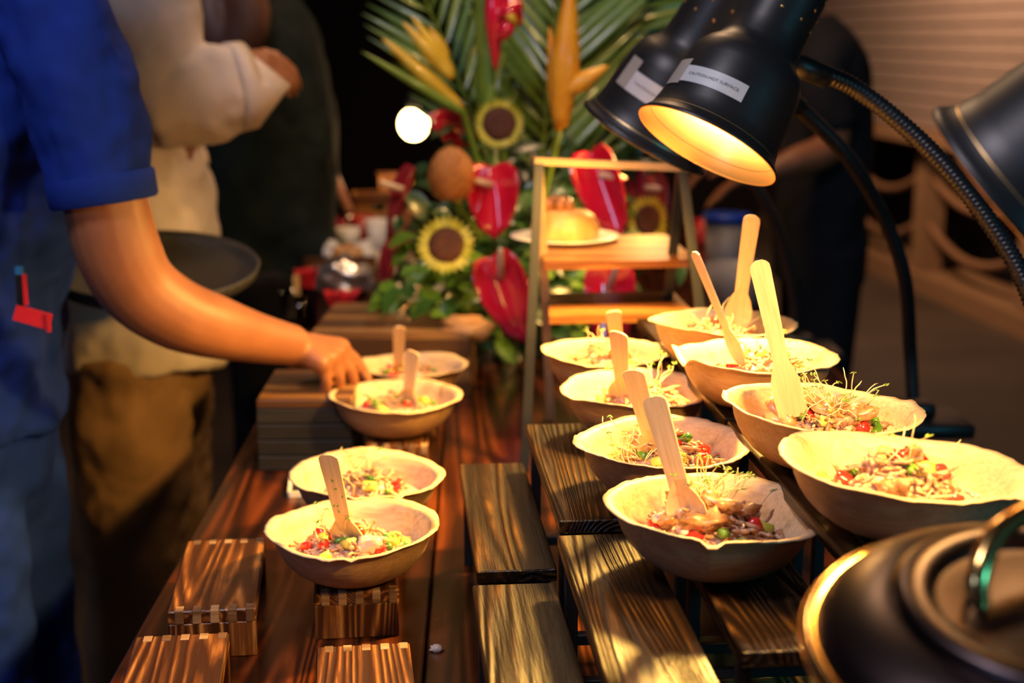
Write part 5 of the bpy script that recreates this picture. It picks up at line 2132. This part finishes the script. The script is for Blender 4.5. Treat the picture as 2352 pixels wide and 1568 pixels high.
# spoon of white ceramic on the crate edge
sc_ = PY(850, 722, 2.56)
sp = thing('serving_spoon', 'white ceramic serving spoon lying behind the hand', 'spoon', sc_)
b = MB()
ellipsoid(b, (-0.025, 0, 0), (0.040, 0.026, 0.011), 18, 8)
b.obj('spoon_bowl', M['ceramic'], sp)
b = MB()
b.tube([(0.01, 0, 0.0), (0.05, 0.01, 0.004), (0.085, 0.02, 0.006)], [(0.007, 0.004), (0.006, 0.004), (0.007, 0.004)], 8)
b.obj('spoon_handle', M['ceramic'], sp)
lump('foil_ball', 'crumpled silver foil parcel behind the red napkin', 'foil', 790, 640, 3.25, (0.062, 0.05, 0.045), 'chrome', 0.8, 4)
# bread basket and boxes on the far end
def woodbox(name, label, cat, u, v_, y_, s, mat, rz=0.0):
    c = PY(u, v_, y_)
    w, d, h = s[0], s[1], c.z + s[2] / 2 - TZ
    t = thing(name, label, cat, Vector((c.x, c.y, TZ)), (0, 0, rz))
    for (nm, cc, ss) in (('side_panel', (-w / 2 + .006, 0, h / 2), (.012, d, h)), ('side_panel', (w / 2 - .006, 0, h / 2), (.012, d, h)),
                         ('end_panel', (0, -d / 2 + .006, h / 2), (w - .024, .012, h)), ('end_panel', (0, d / 2 - .006, h / 2), (w - .024, .012, h)), ('bottom', (0, 0, .006), (w - .024, d - .024, .012))):
        b = MB()
        b.box((0, 0, 0), ss, 0, 0, 0.001)
        b.obj(nm, M[mat], t, cc, smooth=False)
    return t


woodbox('wooden_tray', 'tan wooden tray of wrapped parcels on the far table', 'tray', 795, 610, 3.5, (0.20, 0.18, 0.07), 'shelfwood', 0.1)
woodbox('wooden_tray', 'orange-lit wooden box at the far end of the table', 'box', 865, 468, 4.1, (0.14, 0.14, 0.06), 'shelfwood', 0.1)
woodbox('wooden_tray', 'small wooden box behind the flowers at upper left', 'box', 905, 418, 4.3, (0.10, 0.10, 0.05), 'shelfwood', 0.2)
lump('wrapped_parcel', 'white paper parcel in the tan tray, left', 'parcel', 750, 580, 3.48, (0.04, 0.035, 0.03), 'white', 0.5, 2, group='parcels in the tan tray')
lump('wrapped_parcel', 'brown wrapped parcel in the tan tray, middle', 'parcel', 795, 592, 3.46, (0.04, 0.03, 0.03), 'tan', 0.5, 8, group='parcels in the tan tray')
lump('wrapped_parcel', 'grey paper parcel in the tan tray, right', 'parcel', 838, 588, 3.5, (0.035, 0.03, 0.035), 'white', 0.6, 6, group='parcels in the tan tray')


def cup(label, u, v_, y_, r, h, mat, name='cup', cat='cup', rimmat=None):
    c = PY(u, v_, y_)
    t = thing(name, label, cat, c - Vector((0, 0, h / 2)))
    b = MB()
    v, f = lathe_geo([(0.0005, 0.0), (0.72 * r, 0.0), (0.78 * r, 0.04 * h), (r, h), (0.94 * r, h), (0.72 * r, 0.08 * h), (0.0005, 0.07 * h)], 24)
    b.add(v, f)
    b.obj('cup_wall', M[mat], t)
    if rimmat:
        b = MB()
        v, f = lathe_geo([(0.0005, h + .002), (1.08 * r, h + .002), (1.1 * r, h + .018), (1.02 * r, h + 0.022), (0.0005, h + 0.022)], 24)
        b.add(v, f)
        b.obj('lid', M[rimmat], t)
    return t


cup('small white cup on the far table', 800, 545, 3.7, 0.032, 0.05, 'white')
cup('dark red lacquer cup right of the white cup', 832, 522, 3.85, 0.04, 0.06, 'pinkred')
cup('dark red lacquer bowl at the far left end of the table', 760, 525, 3.95, 0.05, 0.05, 'darkred', 'lacquer_bowl', 'bowl')
cup('tall clear pinkish cup behind the white cup', 868, 540, 3.6, 0.03, 0.08, 'white')
# chopsticks with red bands and the slanted pink pole
for (a_, b__, lab, mt) in (((868, 580), (888, 700), 'pair-end chopstick leaning upright at the left of the bouquet', 'birch'), ((892, 615), (862, 672), 'chopstick lying crosswise at the left of the bouquet', 'birch')):
    p0, p1_ = PY(*a_, 2.95), PY(*b__, 2.90)
    t = thing('chopstick', lab, 'chopstick', p1_, (0, 0, 0), 'chopsticks behind the crate')
    b = MB()
    b.tube([p0 - p1_, (p0 - p1_) * 0.5, Vector((0, 0, 0))], [0.006, 0.007, 0.005], 8)
    b.obj('stick', M[mt], t)
    b = MB()
    m_ = (p0 - p1_) * 0.25
    b.tube([m_ * 0.8, m_ * 1.35], [0.0085, 0.0085], 8)
    b.obj('red_band', M['pinkred'], t)
p0, p1_ = PY(742, 345, 3.9), PY(805, 490, 3.8)
b = MB()
b.tube([p0 - p1_, Vector((0, 0, 0))], [0.011, 0.013], 10)
M['pinkwood'] = plain('pink_wood', (0.62, 0.26, 0.16), 0.5)
o = b.obj('wooden_rod', M['pinkwood'], None, p1_)
tag(o, 'slanted pinkish wooden rod rising from the far table', 'rod')
# folded bread on the crate
bc_ = PY(1072, 757, 2.36)
br = thing('flatbread', 'golden folded flatbread behind the spoon of the held bowl', 'bread', bc_)
b = MB()
ellipsoid(b, (0.0, 0, 0), (0.046, 0.03, 0.019), 20, 10, None, 0, 0.35, 3)
b.obj('lower_fold', M['tan'], br)
b = MB()
ellipsoid(b, (-0.006, 0.004, 0.014), (0.036, 0.024, 0.009), 18, 8, None, 0, 0.4, 9)
b.obj('upper_fold', M['tan'], br)
# white framed card behind the second left bowl
cz_ = PZ(672, 1137, TZ)
cd = thing('framed_card', 'small white-edged card lying behind the second left bowl', 'card', Vector((cz_.x + 0.02, cz_.y + 0.03, TZ)))
b = MB()
b.box((0, 0, 0.003), (0.05, 0.07, 0.005), 0.12, 0, 0.001)
b.obj('card', M['black'], cd, smooth=False)
for (x0, y0, x1, y1) in ((-.027, -.036, .027, -.036), (-.027, .036, .027, .036), (-.027, -.036, -.027, .036), (.027, -.036, .027, .036)):
    b = MB()
    Mr = Matrix.Rotation(0.12, 3, 'Z')
    b.bar(Mr @ Vector((x0, y0, 0.004)), Mr @ Vector((x1, y1, 0.004)), 0.0045, 0.007)
    b.obj('white_edge', M['white'], cd, smooth=False)
# bit of onion dropped on the table
cp_ = PZ(1003, 1495, TZ)
b = MB()
ellipsoid(b, (0, 0, 0.003), (0.0065, 0.005, 0.004), 12, 8, None, 0, 0.6, 5)
o = b.obj('dropped_crumb', M['onion'], None, cp_)
tag(o, 'pale food crumb dropped on the table beside the planks', 'crumb')

# ---- clutter behind the cake stand on the right
M['blue'] = plain('blue_plastic', (0.01, 0.05, 0.42), 0.35)
M['redglow'] = petalmat('red_plastic', (0.75, 0.03, 0.04), (0.85, 0.06, 0.06), 0.3, 0.3)
M['greyp'] = plain('grey_plastic', (0.20, 0.18, 0.19), 0.5)
cup('red plastic cup right of the cake stand', 1620, 533, 4.07, 0.030, 0.074, 'redglow')
tub = cup('grey tub with a blue lid behind the red cup', 1668, 575, 3.5, 0.055, 0.14, 'greyp', 'tub', 'tub', 'blue')
cup('second grey tub below the lamps, behind the spoons', 1690, 652, 3.15, 0.070, 0.09, 'greyp', 'tub', 'tub')
lump('paper_ball', 'crumpled white paper behind the farthest right bowl', 'paper', 1725, 655, 3.25, (0.022, 0.02, 0.024), 'white', 0.5, 2)
